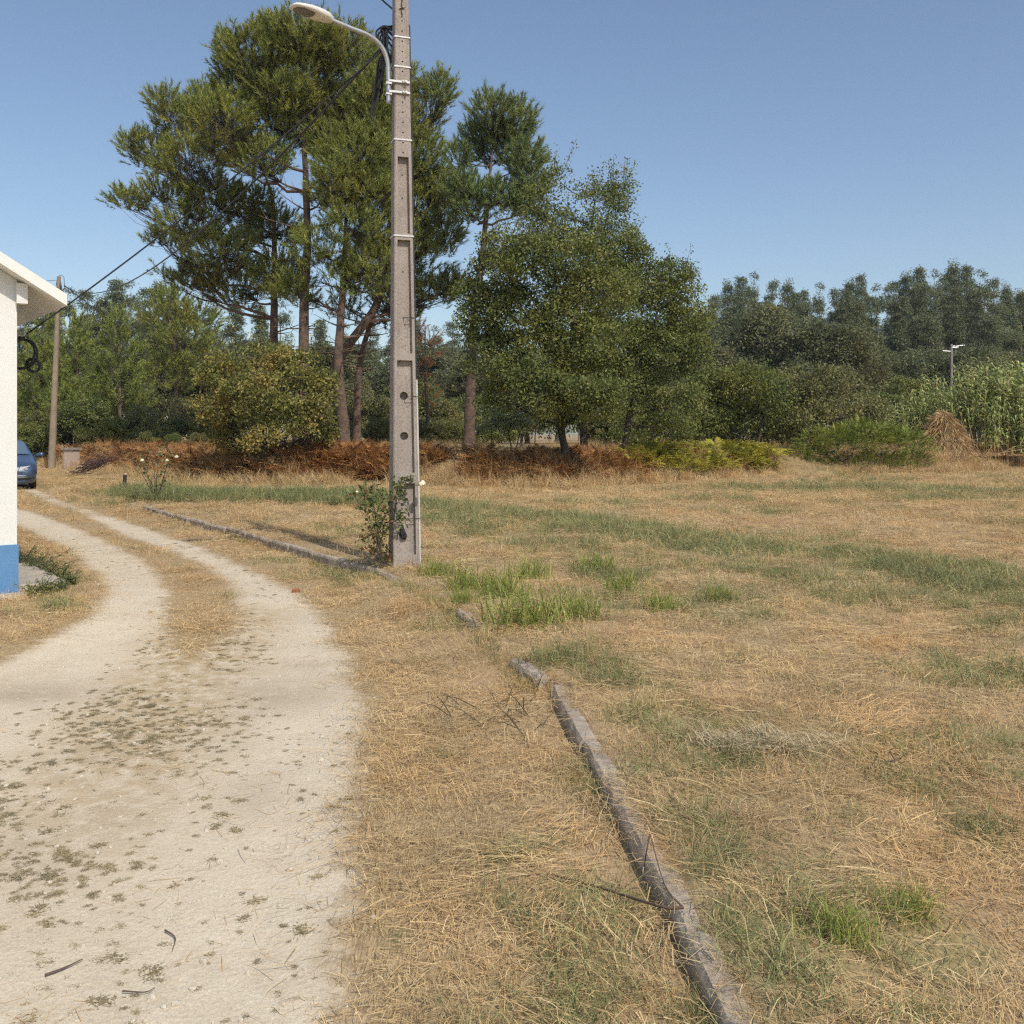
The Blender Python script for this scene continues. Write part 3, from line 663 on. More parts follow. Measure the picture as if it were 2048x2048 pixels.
for s_ in (-1, 1):
    mb = MB(); mb.add(np.array([(.885, 1.55, .985), (.895, 3.9, 1.0), (.66, 3.7, 1.37), (.655, 2.2, 1.38)]) * (s_, 1, 1) + (s_ * .004, 0, 0), [(0, 1, 2, 3)]); mb.build('side_window', m_glass, car)
    mb = MB(); V = []
    for x, y, z in ((.40, .028, .56), (.44, .045, .685), (.72, .13, .715), (.84, .27, .70), (.82, .17, .60), (.62, .055, .55)): V.append((x * s_, y - .05, z))
    for x, y, z in ((.40, .10, .56), (.44, .10, .685), (.72, .2, .715), (.84, .33, .70), (.82, .25, .60), (.62, .12, .55)): V.append((x * s_, y, z))
    mb.add(V, [(j, (j + 1) % 6, 6 + (j + 1) % 6, 6 + j) for j in range(6)]); mb.add(V, [(0, j, j + 1) for j in range(1, 5)]); hl = mb.build('headlight', m_hl, car)
    mb = MB(); mb.tube([(.60 * s_, -.012, .625), (.60 * s_, .05, .625)], .045, 10); mb.build('bulb_ring', m_chr, hl)
    mpt = smooth_poly([(.88 * s_, 1.50, .97), (.97 * s_, 1.47, 1.0), (1.06 * s_, 1.46, 1.01), (1.09 * s_, 1.47, .99)], 9)
    mb = MB(); mb.tube(mpt, np.interp(np.arange(len(mpt)), [0, 3, 6, len(mpt) - 1], [.03, .07, .085, .05]), 8)
    mb.build('wing_mirror', m_paint, car, True)
    for y in (.92, 3.65):
        an = np.arange(20) * 2 * PI / 20; mb = MB()
        for x0_, x1_, rr in ((.68, .885, .315),):
            V = [(x0_ * s_, y + rr * math.cos(t), .315 + rr * math.sin(t)) for t in an] + [(x1_ * s_, y + rr * math.cos(t), .315 + rr * math.sin(t)) for t in an] + [(x0_ * s_, y, .315), (x1_ * s_, y, .315)]
            mb.add(V, [(j, (j + 1) % 20, 20 + (j + 1) % 20, 20 + j) for j in range(20)]); mb.add(V, [(j, (j + 1) % 20, 40) for j in range(20)] + [(20 + j, 20 + (j + 1) % 20, 41) for j in range(20)])
        wh = mb.build('wheel', m_rub, car)
        mb = MB(); mb.tube([(.88 * s_, y, .315), (.895 * s_, y, .315)], .2, 14); mb.build('rim', m_chr, wh)
    mb = MB(); mb.tube(smooth_poly([(.38 * s_, .005, .36), (.60 * s_, .03, .365), (.80 * s_, .13, .375)], 8), .062, 6); mb.build('fog_lamp_recess', m_trim, car)
    mb = MB(); mb.tube(smooth_poly([(.30 * s_, -.016, .425), (.60 * s_, .004, .43), (.86 * s_, .20, .45)], 8), .008, 5); mb.build('bumper_trim', m_chr, car)
mb = MB(); mb.add([(-.42, -.008, .67), (.42, -.008, .67), (.34, -.016, .50), (.20, -.016, .33), (-.20, -.016, .33), (-.34, -.016, .50), (0, -.02, .5)], [(0, 1, 6), (1, 2, 6), (2, 3, 6), (3, 4, 6), (4, 5, 6), (5, 0, 6)]); gr = mb.build('grille', m_chr, car)
for z in (.53, .565, .6, .635):
    mb = MB(); mb.box((0, -.024, z), (.68, .012, .016)); mb.build('bar', m_trim, gr)
mb = MB(); mb.box((0, -.03, .40), (.52, .012, .11)); mb.build('number_plate', simple('plate_white', (.75, .75, .73), None, 3, .4), car)
mb = MB(); mb.box((0, .06, .235), (1.30, .10, .12)); mb.build('lower_bumper', m_trim, car)

# ------------------------------------------------------------------ small built things
mp_ = P(143, 930, 44.8); mp_[2] = float(ground_z(mp_[0], mp_[1])) - .12
pl = empty('meter_pillar', mp_, -.35); tag(pl, 'small pale rendered pillar with flat cap right of the utility pole', 'pillar')
mb = MB(); mb.box((0, 0, .45), (.54, .42, 1.1)); mb.build('body', simple('pinkish_render', (.52, .40, .32), (.45, .35, .28), 5, .9), pl)
mb = MB(); mb.box((0, 0, 1.045), (.68, .56, .09)); mb.build('cap', simple('cap_stone', (.34, .29, .25), None, 5, .9), pl)
sp = G(249, 976, .05); sp[2] = float(ground_z(sp[0], sp[1]))
st = empty('charred_post', sp); tag(st, 'short black post with pale cut top in the grass left of the sparse rose', 'post')
mb = MB(); mb.tube([(0, 0, -.1), (.005, 0, .2), (.02, 0, .40)], [.06, .055, .055], 10); mb.build('shaft', m_trim, st)
mb = MB(); mb.tube([(.02, 0, .398), (.021, 0, .45)], [.054, .04], 10); mb.build('cut_top', simple('cut_wood', (.5, .36, .2), None, 9, .9), st)
bp = G(592, 1184); bp[2] = float(ground_z(bp[0], bp[1])) + .015
mb = MB(); mb.box((0, 0, 0), (.075, .045, .035), R=np.array(Matrix.Rotation(.4, 3, 'Z') @ Matrix.Rotation(.2, 3, 'X'))); o = mb.build('brick_fragment', simple('red_brick', (.35, .13, .07), (.28, .1, .06), 20, .95, bmp=.5)); o.location = bp
tag(o, 'small red brick fragment at the right edge of the gravel', 'brick')
# ------------------------------------------------------------------ foliage generators
def rdir(r, n):
    v = r.normal(size=(n, 3)); return unit(v)
def leaves(mb, pos, size, aspect, r, up=.5, droop=0.0, tint=None, outward=None):
    n = len(pos); a_ = rdir(r, n); a_[:, 2] -= droop
    if outward is not None: a_ = a_ + outward * .6
    a_ = unit(a_); nr = rdir(r, n); nr[:, 2] += up * 2; b_ = unit(np.cross(nr, a_))
    Ls = size * r.uniform(.65, 1.3, n)[:, None]; W = Ls * aspect
    nn = np.cross(a_, b_)
    V = np.stack([pos, pos + a_ * Ls * .5 + b_ * W * .5, pos + a_ * Ls + nn * Ls * .08, pos + a_ * Ls * .5 - b_ * W * .5], 1).reshape(-1, 3)
    k = np.arange(n)[:, None] * 4; Fc = np.concatenate([k + [0, 1, 2], k + [0, 2, 3]])
    t = r.uniform(0, 1, n) if tint is None else tint
    mb.add(V, Fc, np.repeat(t, 4))
def needles(mb, pos, axis, length, K, r, nl=.22, nw=.02, spread=(.45, 1.25), tint=None):
    n = len(pos); s = r.uniform(0, 1, (n, K)); an = r.uniform(0, 2 * PI, (n, K)); sp = r.uniform(*spread, (n, K)) * (1 - .35 * s)
    ref = np.where(np.abs(axis[:, 2:3]) < .9, np.array([[0, 0, 1.]]), np.array([[1., 0, 0]])); u = unit(np.cross(axis, ref)); w = np.cross(axis, u)
    rad = np.cos(an)[..., None] * u[:, None] + np.sin(an)[..., None] * w[:, None]
    d = unit(axis[:, None] * np.cos(sp)[..., None] + rad * np.sin(sp)[..., None])
    tang = np.cross(d, rad + .3 * r.normal(size=d.shape)); tang = unit(tang)
    o = pos[:, None] + axis[:, None] * (s * length[:, None])[..., None]
    Ln = nl * r.uniform(.7, 1.2, (n, K, 1)) * (length[:, None, None] / .5)
    V = np.stack([o - tang * nw * .5, o + tang * nw * .5, o + d * Ln], 2).reshape(-1, 3)
    t = r.uniform(0, 1, n) if tint is None else tint
    tt = np.clip(t[:, None] * .7 + .3 * r.uniform(0, 1, (n, K)), 0, 1)
    mb.add(V, np.arange(n * K * 3).reshape(-1, 3), np.repeat(tt.ravel(), 3))
def g3(p, f, ph): return np.sin(p[:, 0] * f + ph) * np.sin(p[:, 1] * f * 1.13 + ph * 2.1) + np.sin(p[:, 2] * f * 1.27 + ph * .7) * np.sin((p[:, 0] + p[:, 2]) * f * .8 + ph * 3.3)
def blobs_px(lst, Y, dr=.9, seed=0):
    r = np.random.default_rng(seed + 100); out = []
    for b in lst:
        px, py, rx, ry = b[:4]; dY = b[4] if len(b) > 4 else r.uniform(-1, 1) * rx / F * Y * .8
        out.append((P(px, py, Y + dY), np.array((rx, (rx + ry) / 2 * dr, ry)) / F * Y))
    return out
def crown_points(blobs, dens, r, gap=.9, inner=.35, ph=0.0, gf=1.3, upper=.25):
    pos, out = [], []
    for c, rr in blobs:
        n = max(4, int(dens * (rr[0] * rr[2]) ** .9 * 4 * PI)); d = rdir(r, n); d[:, 2] += upper; d = unit(d)
        rad = r.uniform(inner, 1, n) ** .6 * r.uniform(.85, 1.12, n)
        pos.append(c + d * rr * rad[:, None]); out.append(d)
    pos, out = np.concatenate(pos), np.concatenate(out)
    k = g3(pos, gf, ph) > -gap
    return pos[k], out[k]
def clumps(pos, out, K, cl, r):
    """leaf clumps: leaves on the upper and outer shell of many small cushions"""
    n = len(pos); d = rdir(r, n * K).reshape(n, K, 3) + .5 * out[:, None] + np.array((0, 0, .35)); d = unit(d)
    sz = cl * r.uniform(.55, 1.35, (n, 1, 1)); rad = r.uniform(.45, 1.05, (n, K, 1))
    lp = pos[:, None] + d * rad * sz * np.array((1.15, 1.15, .75))
    tt = np.clip(r.normal(.5, .2, (n, 1)) + r.normal(0, .16, (n, K)), 0, 1)
    return lp.reshape(-1, 3), d.reshape(-1, 3), tt.ravel()
def trunk_and_limbs(mb, trunk, r0, r1, blobs, r, lr=.28, zmin=.25, sides=10, twig=None, wig=.06):
    tp = resample(smooth_poly(trunk, 24), 22); tp[1:-1] += r.normal(0, wig * r0, (20, 3))
    rad = r0 * (1 - np.linspace(0, 1, 22)) ** .8 + r1; rad[0] *= 1.35; rad[1] *= 1.1
    mb.tube(tp, rad, sides, tint=.5)
    z0 = tp[0, 2]; H = tp[-1, 2] - z0
    paths = []
    for c, rr in blobs:
        hd = np.hypot(*(c - tp.mean(0))[:2]); zt = np.clip(c[2] - .45 * hd, z0 + zmin * H, tp[-1, 2] - .02 * H)
        i = int(np.argmin(np.abs(tp[:, 2] - zt))); a_ = tp[i]; L_ = np.linalg.norm(c - a_)
        mid = (a_ + c) / 2 + np.array((0, 0, -.12 * L_)) + r.normal(0, .08 * L_, 3)
        pth = bez(a_, mid, c, 8); pth[1:-1] += r.normal(0, .02 * L_, (6, 3)); paths.append(pth)
        mb.tube(pth, np.linspace(min(rad[i] * .55, lr * (.25 + L_ * .06)), .018, 8), 6, tint=.4, cap=False)
    return tp, paths
def twigs(mb, blobs, paths, pos, r, every=3, rad=.012):
    cs = np.array([c for c, _ in blobs])
    for p_ in pos[::every]:
        j = int(np.argmin(((cs - p_) ** 2).sum(1))); a_ = paths[j][r.integers(4, 8)]; L_ = np.linalg.norm(p_ - a_)
        mb.tube(bez(a_, (a_ + p_) / 2 + r.normal(0, .12 * L_, 3) - (0, 0, .1 * L_), p_, 4), np.linspace(rad, rad * .4, 4), 3, tint=.3, cap=False)

m_bark = simple('pine_bark', (.20, .125, .085), (.085, .06, .048), 5, .95, bmp=1.0, bscale=9, bdist=.05)
m_bark2 = simple('oak_bark', (.085, .065, .05), (.05, .04, .033), 6, .95, bmp=.8, bscale=14, bdist=.03)
m_bark3 = simple('eucalyptus_bark', (.34, .29, .23), (.20, .16, .13), 2, .85)
m_pine = foliage('pine_needles', [(0, (.068, .085, .022)), (.5, (.120, .136, .032)), (1, (.20, .195, .048))], .22, .55, .35, (.19, .15, .035), .5, gain=2.35)
m_pine2 = foliage('cool_pine_needles', [(0, (.050, .072, .030)), (.5, (.085, .110, .038)), (1, (.14, .155, .05))], .22, .55, .2, (.15, .14, .04), .5, gain=2.5)
m_pine3 = foliage('young_pine_needles', [(0, (.075, .095, .025)), (.5, (.13, .155, .036)), (1, (.20, .21, .055))], .25, .55, .2, (.20, .18, .04), .5, gain=2.2)
m_oak = foliage('oak_leaves', [(0, (.045, .062, .022)), (.55, (.096, .112, .031)), (.9, (.145, .150, .046)), (1, (.18, .18, .08))], .33, .58, .45, (.15, .14, .032), .42, .22, gain=2.05)
m_oak_g = foliage('grey_oak_leaves', [(0, (.050, .068, .035)), (.55, (.095, .118, .058)), (.9, (.16, .18, .10)), (1, (.21, .23, .15))], .33, .58, .2, (.15, .15, .05), .42, .22, gain=1.95)
m_oak_y = foliage('autumn_oak_leaves', [(0, (.050, .060, .019)), (.5, (.105, .110, .032)), (.85, (.18, .16, .045)), (1, (.24, .20, .075))], .32, .58, .55, (.26, .17, .045), .9, .22, gain=2.2)
m_shrub = foliage('shrub_leaves', [(0, (.055, .060, .026)), (.5, (.105, .11, .042)), (.9, (.17, .155, .065)), (1, (.22, .20, .10))], .33, .58, .45, (.20, .165, .07), .5, .22, gain=2.0)
m_shrub_d = foliage('dark_shrub_leaves', [(0, (.048, .055, .019)), (.6, (.09, .096, .03)), (1, (.16, .15, .05))], .33, .58, .3, (.12, .105, .04), .4, .22, gain=2.3)
m_euc = foliage('eucalyptus_leaves', [(0, (.060, .070, .042)), (.5, (.100, .118, .058)), (1, (.18, .19, .105))], .33, .58, .4, (.13, .115, .06), .25, .22, gain=1.85)
m_euc_d = foliage('dark_wood_leaves', [(0, (.045, .055, .028)), (.5, (.082, .092, .044)), (1, (.15, .15, .075))], .33, .58, .4, (.125, .11, .045), .2, .22, gain=2.05)
m_rust = foliage('rusty_needles', [(0, (.16, .07, .03)), (1, (.33, .15, .06))], .2, .7, gain=1.2)

def tree_root(name, base, label, cat, group=None):
    e = empty(name, base); tag(e, label, cat, group); return e
def pine(base_px, trunk, Y, blobs, label, r0, seed, mat, dens=21.0, tl=(.30, .60), K=38, nw=.026, group='tall pines behind the field', dead=10, gap=1.15, name='pine_tree'):
    r = np.random.default_rng(seed); tr = [P(x, y, Y + (t[0] if t else 0)) for x, y, *t in trunk]
    tr[0][2] = float(ground_z(tr[0][0], tr[0][1])) - .25; base = tr[0] + (0, 0, .25)
    e = tree_root(name, base, label, 'tree', group); B = blobs_px(blobs, Y, 1.0, seed)
    mb = MB(); tp, paths = trunk_and_limbs(mb, tr, r0, .03, B, r, lr=.16, zmin=.42)
    for k in range(dead):        # dead lower branches
        i = r.integers(7, 15); an = r.uniform(0, 2 * PI); L_ = r.uniform(.8, 2.4); d = np.array((math.cos(an), math.sin(an), r.uniform(-.1, .5)))
        a_ = tp[i]; q = bez(a_, a_ + d * L_ * .5 + (0, 0, -.1), a_ + d * L_, 5); mb.tube(q, np.linspace(.035, .008, 5), 4, tint=.3, cap=False)
        for s in range(3): q0 = q[r.integers(2, 5)]; mb.tube([q0, q0 + r.normal(0, .25, 3) + d * .25], [.012, .005], 3, cap=False)
    mb.build('trunk', m_bark, e, True, origin=base)
    pos, out = crown_points(B, dens, r, gap, .35, seed * .7, 1.5)
    mb2 = MB(); twigs(mb2, B, paths, pos, r, 2, .013); mb2.build('twigs', m_bark2, e, False, origin=base)
    mb = MB(); ax_ = unit(out * np.array((.75, .75, .35)) + np.array((0, 0, .75)) + r.normal(0, .22, pos.shape))
    tn = np.clip(r.normal(.45, .22, len(pos)), 0, 1)
    needles(mb, pos, ax_, r.uniform(*tl, len(pos)), K, r, nw=nw, tint=tn)
    mb.build('crown', mat, e, False, origin=base); return e
def broad(trunks, Y, blobs, label, r0, seed, mat, dens=20, K=26, leaf=.115, cl=.3, aspect=.55, group=None, name='oak_tree', cat='tree', gap=.75, sprigs=0, r1=.02, bark=None, zmin=.25, droop=.25, gf=1.6):
    r = np.random.default_rng(seed); B = blobs_px(blobs, Y, .95, seed); base = None; mb = MB(); allp = []
    for ti, trunk in enumerate(trunks):
        tr = [P(x, y, Y + (t[0] if t else 0)) for x, y, *t in trunk]; tr[0][2] = float(ground_z(tr[0][0], tr[0][1])) - .2
        if base is None: base = tr[0] + (0, 0, .2)
        bl = B[ti::len(trunks)]; tp, paths = trunk_and_limbs(mb, tr, r0 * (1 if ti == 0 else .75), r1, bl, r, zmin=zmin, wig=.12); allp.append((bl, paths))
    e = tree_root(name, base, label, cat, group)
    mb.build('trunk', bark or m_bark2, e, True, origin=base)
    pos, out = crown_points(B, dens, r, gap, .3, seed * 1.1, gf, .12)
    mt = MB()
    for ti, (bl, paths) in enumerate(allp): twigs(mt, bl, paths, pos[ti::len(trunks)], r, 5, .012)
    if sprigs:
        j = np.argsort(-(pos[:, 2] + r.normal(0, 1.2, len(pos))))[:sprigs]; ex = []
        for p_ in pos[j]:
            d = unit(np.array((r.normal(0, .35), r.normal(0, .35), 1.))); L_ = r.uniform(.5, 1.3); mt.tube([p_, p_ + d * L_], [.012, .004], 3, tint=.3, cap=False)
            ex.append(p_ + d * np.linspace(.15, 1, 6)[:, None] * L_)
        ex = np.concatenate(ex)
    mt.build('twigs', bark or m_bark2, e, False, origin=base)
    lp, od, tt = clumps(pos, out, K, cl, r)
    mb = MB(); leaves(mb, lp, leaf, aspect, r, .45, droop, tt, od)
    if sprigs:
        xp = (ex[:, None] + r.normal(0, .07, (len(ex), 7, 3))).reshape(-1, 3); leaves(mb, xp, leaf * .9, aspect, r, .3, 0, None)
    mb.build('crown', mat, e, False, origin=base); return e

# ------------------------------------------------------------------ the tall pines
pine(None, [(612, 905), (607, 690), (614, 500), (611, 350), (607, 230), (602, 110)], 38, [(600, 78, 80, 44), (510, 118, 72, 55), (690, 108, 68, 52), (600, 165, 100, 60), (478, 185, 58, 48), (440, 248, 75, 50), (560, 262, 90, 55),
    (690, 225, 75, 60), (715, 320, 80, 58), (742, 395, 62, 50), (520, 325, 62, 40), (660, 290, 60, 45), (455, 110, 25, 40), (655, 395, 45, 28), (740, 200, 60, 60), (640, 235, 70, 50), (560, 195, 70, 45), (735, 270, 60, 50), (640, 110, 60, 45), (550, 75, 40, 30), (440, 300, 55, 34)], 'tallest pine, straight bare trunk rising behind the round oak bush', .225, 11, m_pine)
pine(None, [(546, 905), (548, 700), (548, 500), (545, 400), (520, 330)], 42, [(330, 215, 34, 32), (362, 245, 52, 40), (300, 310, 50, 38), (262, 292, 22, 22), (380, 330, 72, 48), (335, 398, 70, 32), (255, 405, 38, 22), (432, 400, 62, 38),
    (375, 455, 68, 36), (330, 490, 46, 26), (440, 505, 75, 42), (480, 580, 82, 46), (395, 560, 55, 36), (540, 470, 65, 50), (420, 215, 50, 40), (500, 420, 60, 45), (560, 560, 60, 45), (345, 545, 40, 24)], 'dark pine whose long boughs reach furthest left over the wires', .22, 12, m_pine, dens=17.0, gap=1.0)
pine(None, [(692, 912), (682, 800), (676, 720), (684, 600), (690, 480), (692, 400)], 37.5, [(680, 375, 62, 50), (705, 465, 62, 46), (640, 500, 60, 40), (645, 565, 55, 36), (745, 545, 55, 48), (600, 590, 60, 34), (700, 570, 60, 40)], 'slender pine with bowed trunk just left of the concrete pole', .22, 13, m_pine, dens=16, gap=.85, dead=16)
pine(None, [(650, 862), (660, 780), (690, 700), (735, 640), (768, 570), (795, 440), (815, 330)], 40.5, [(835, 230, 52, 50), (876, 190, 32, 38), (820, 318, 72, 58), (885, 385, 52, 42), (832, 420, 70, 56), (880, 478, 48, 46), (830, 520, 72, 46), (865, 590, 56, 30), (800, 610, 60, 40),
    (775, 170, 55, 55), (780, 260, 60, 55), (770, 480, 60, 50), (905, 575, 35, 22), (775, 360, 60, 50)], 'pine with strongly leaning trunk and crown right behind the concrete pole', .24, 14, m_pine, dens=20, gap=1.2)
pine(None, [(716, 890), (714, 800), (725, 700), (748, 620), (760, 520)], 42, [(745, 540, 60, 45), (790, 560, 55, 40), (700, 620, 60, 34), (770, 640, 50, 34)], 'thin pine trunk curving right between the bowed pine and the concrete pole', .17, 15, m_pine2, dens=9, gap=.5)
pine(None, [(936, 912), (942, 760), (950, 620), (966, 500), (973, 420), (985, 300)], 37.5, [(985, 232, 42, 36), (1030, 250, 44, 42), (962, 285, 40, 36), (1005, 305, 60, 46), (1052, 328, 38, 40), (918, 322, 24, 32), (930, 385, 42, 34), (1000, 400, 72, 30), (1062, 368, 34, 26), (1055, 415, 42, 28), (940, 430, 36, 22)],
     'isolated pine with bare trunk between concrete pole and green oak', .215, 16, m_pine2, dens=20, gap=1.1, dead=8)
# young pines at the left
YP = [((86, 880), 57, [(84, 655, 24, 32), (82, 705, 38, 36), (84, 760, 50, 40), (86, 815, 52, 36)], 'young pine directly behind the utility pole, beside the house'),
      ((158, 880), 56, [(152, 668, 20, 28), (150, 712, 38, 34), (152, 765, 52, 40), (150, 815, 62, 38)], 'bright young pine just right of the utility pole'),
      ((240, 875), 55, [(236, 655, 18, 28), (242, 700, 36, 30), (240, 752, 46, 36), (252, 805, 58, 36)], 'bright pointed young pine midway between utility pole and oak bush'),
      ((352, 880), 60, [(345, 605, 34, 26), (338, 640, 56, 34), (370, 690, 60, 44), (340, 750, 60, 46), (400, 640, 40, 34)], 'dull green young pine left of the round oak bush')]
for i, (b_, Y, bl, lab) in enumerate(YP):
    pine(None, [b_, (b_[0] - 1, (b_[1] + bl[0][1]) / 2), (bl[0][0], bl[0][1] - 5)], Y, bl, lab, .10, 30 + i, m_pine3 if i < 3 else m_pine, dens=5.5, tl=(.5, .85), K=44, nw=.034, group='young pines behind the utility pole', dead=2, gap=1.2, name='young_pine')
# ------------------------------------------------------------------ oaks
broad([[(1138, 925), (1126, 880), (1122, 820), (1132, 740), (1120, 640), (1110, 560)]], 30.6, [(1000, 560, 55, 56), (966, 640, 44, 60), (1060, 530, 70, 58), (1135, 525, 70, 50), (1040, 640, 88, 66), (1000, 722, 60, 58), (1122, 650, 90, 66), (1062, 742, 80, 56, -.7), (1135, 758, 88, 56, -1.0), (1090, 790, 60, 46, -1.5), (1170, 770, 60, 44, -1.9),
    (1165, 700, 80, 56, -.9), (1190, 590, 80, 56), (1110, 828, 52, 40), (1015, 795, 46, 36), (950, 590, 28, 34), (1010, 490, 40, 34), (1190, 790, 50, 44, -2.0)], 'big green oak with curved dark trunk right of the isolated pine', .115, 41, m_oak, dens=6.8, K=66, cl=.40, leaf=.10, sprigs=30, group='oaks at the field edge', gap=.85)
broad([[(1168, 905), (1166, 800), (1172, 640), (1180, 480), (1190, 400)]], 34.5, [(1090, 400, 45, 40), (1140, 425, 55, 42), (1200, 415, 55, 48), (1236, 385, 26, 34), (1130, 475, 66, 42), (1212, 482, 58, 46), (1255, 505, 46, 36), (1120, 365, 30, 26), (1060, 445, 36, 30), (1200, 560, 60, 50)],
    'taller thin-topped oak rising behind the big oak', .13, 42, m_oak, dens=5.5, K=55, cl=.42, leaf=.10, sprigs=34, group='oaks at the field edge', gap=.55)
broad([[(1250, 915), (1256, 850), (1275, 780), (1300, 690), (1320, 600)]], 33.5, [(1290, 560, 60, 46), (1342, 562, 52, 44), (1370, 575, 24, 30), (1300, 640, 80, 56), (1368, 640, 46, 56), (1262, 700, 80, 56), (1340, 722, 66, 56), (1386, 700, 26, 46), (1270, 785, 58, 46), (1345, 808, 56, 46), (1310, 855, 48, 28), (1215, 760, 46, 46), (1235, 650, 66, 56), (1240, 570, 56, 46), (1230, 500, 44, 36)],
    'rightmost oak of the group with dark forked trunk above yellow bracken', .125, 43, m_oak, dens=6, K=60, cl=.40, leaf=.10, sprigs=34, group='oaks at the field edge', gap=.85)
broad([[(536, 945), (532, 900), (520, 840), (515, 780)], [(552, 945), (560, 900), (590, 830), (600, 770)], [(575, 945), (600, 905), (628, 850), (635, 800)]], 32.2, [(520, 728, 78, 34), (455, 752, 44, 38), (600, 745, 50, 36), (632, 790, 32, 34), (440, 815, 36, 46), (520, 800, 78, 50, -1.2), (595, 830, 56, 50), (475, 872, 48, 38), (555, 882, 66, 34, -1.3), (632, 862, 28, 38), (418, 750, 18, 18), (645, 760, 18, 16)],
    'round bushy oak with yellowing crown in front of the pines', .085, 44, m_oak_y, dens=8, K=60, leaf=.105, cl=.36, aspect=.6, name='oak_bush', cat='bush', gap=.55, sprigs=10)
# shrubs at the right
broad([[(1470, 930), (1465, 880), (1460, 820)], [(1500, 930), (1520, 870), (1530, 810)]], 42.5, [(1440, 800, 58, 54), (1500, 772, 68, 40), (1545, 820, 66, 55), (1420, 852, 46, 36), (1480, 862, 62, 42), (1400, 790, 30, 34)], 'olive green thicket shrub behind the yellow bracken', .10, 45, m_oak, dens=5.5, K=60, leaf=.13, cl=.46, name='thicket_shrub', cat='shrub', group='shrubs behind the bracken', gap=.9)
broad([[(1640, 930), (1635, 880), (1620, 800)], [(1670, 930), (1680, 870), (1690, 820)]], 43.5, [(1600, 782, 58, 46), (1662, 776, 62, 40), (1705, 822, 56, 46), (1625, 852, 68, 46), (1570, 850, 46, 40), (1745, 845, 36, 34)], 'greyish pale-topped shrub left of the green cane', .10, 46, m_shrub, dens=5.5, K=60, leaf=.12, cl=.46, name='thicket_shrub', cat='shrub', group='shrubs behind the bracken', gap=.9)
broad([[(1300, 910), (1305, 880), (1310, 850)]], 40.0, [(1300, 850, 46, 36), (1350, 860, 44, 34), (1255, 860, 34, 26)], 'low leafy shrub under the rightmost oak', .06, 47, m_oak, dens=6, K=55, leaf=.115, cl=.36, name='thicket_shrub', cat='shrub', group='shrubs behind the bracken')
# saplings between the isolated pine and the big oak
for i, (px, stems, bl, lab, Y) in enumerate((
    (1030, [[(1026, 912), (1020, 880), (1012, 850)], [(1030, 912), (1036, 880), (1046, 850)]], [(1028, 832, 34, 26), (1012, 850, 22, 16), (1046, 845, 22, 18)], 'small many-stemmed sapling left of the big oak trunk', 41),
    (1070, [[(1070, 910), (1070, 880), (1072, 850)]], [(1070, 832, 30, 28), (1090, 850, 20, 16)], 'small single-stemmed sapling close beside the big oak trunk', 41.5),
    (980, [[(985, 905), (984, 880), (982, 850)]], [(975, 838, 30, 26), (992, 850, 18, 14)], 'small sapling just right of the isolated pine trunk', 42))):
    broad(stems, Y, bl, lab, .035, 60 + i, m_oak_g, dens=7, K=36, leaf=.10, cl=.26, name='sapling', cat='sapling', group='saplings under the oaks', r1=.01)

# ------------------------------------------------------------------ far wood: a few shapes, copied as single trees
def proto_tree(name, H, blobs, trunk, r0, mat, bark, leaf, aspect, K, cl, dens, seed, droop, gap=.8):
    r = np.random.default_rng(seed); e = empty(name, (0, 0, 0)); mb = MB(); B = [(np.array(c, float), np.array(q, float)) for c, q in blobs]
    trunk_and_limbs(mb, [np.array(t, float) for t in trunk], r0, .03, B, r, lr=.12, zmin=.25, sides=7); mb.build('trunk', bark, e, True)
    pos, out = crown_points(B, dens, r, gap, .3, seed, .9, .1); K_ = K
    lp, od, tt = clumps(pos, out, K_, cl, r)
    mb = MB(); leaves(mb, lp, leaf, aspect, r, .3, droop, tt, od); mb.build('crown', mat, e); return e
euc = []
for k in range(4):
    r = np.random.default_rng(70 + k); bl = []; tx = 0
    for i, h in enumerate(np.linspace(6.5, 19.0, 9)):
        w = 1.75 * (1 - (i / 9.2) ** 1.5) * r.uniform(.75, 1.15) + .22; ox, oy = r.normal(0, .55 * (1 - i / 10), 2)
        bl.append(((ox, oy, h), (w, w, 1.25 * r.uniform(.8, 1.3))))
        if i < 7: bl.append(((ox + r.choice((-1, 1)) * w * .8, oy + r.normal(0, .8), h - .6 + r.normal(0, .5)), (w * .55, w * .55, .9)))
    bl.append(((0, 0, 19.9), (.3, .3, .7)))
    euc.append(proto_tree('eucalyptus', 20, bl, [(0, 0, -.5), (.1, .1, 6), (-.05, 0, 13), (0, 0, 19.3)], .19, m_euc if k < 3 else m_euc_d, m_bark3, .30, .30, 38, .55, 2.6, 70 + k, .9, .6))
wood = []
for k in range(3):
    r = np.random.default_rng(80 + k); bl = []
    for i in range(15):
        h = r.uniform(3.0, 9.3); w = 3.6 * math.sqrt(max(.08, 1 - ((h - 5) / 5.2) ** 2)); an = r.uniform(0, 2 * PI); d = r.uniform(0, .75) * w
        q = r.uniform(1.0, 1.8); bl.append(((d * math.cos(an), d * math.sin(an), h), (q, q, q * .8)))
    wood.append(proto_tree('dark_tree', 10, bl, [(0, 0, -.5), (.2, .1, 3), (-.2, 0, 6), (0, 0, 9)], .22, m_euc_d, m_bark2, .24, .5, 60, .75, 1.8, 80 + k, .3, .8))
shr = []
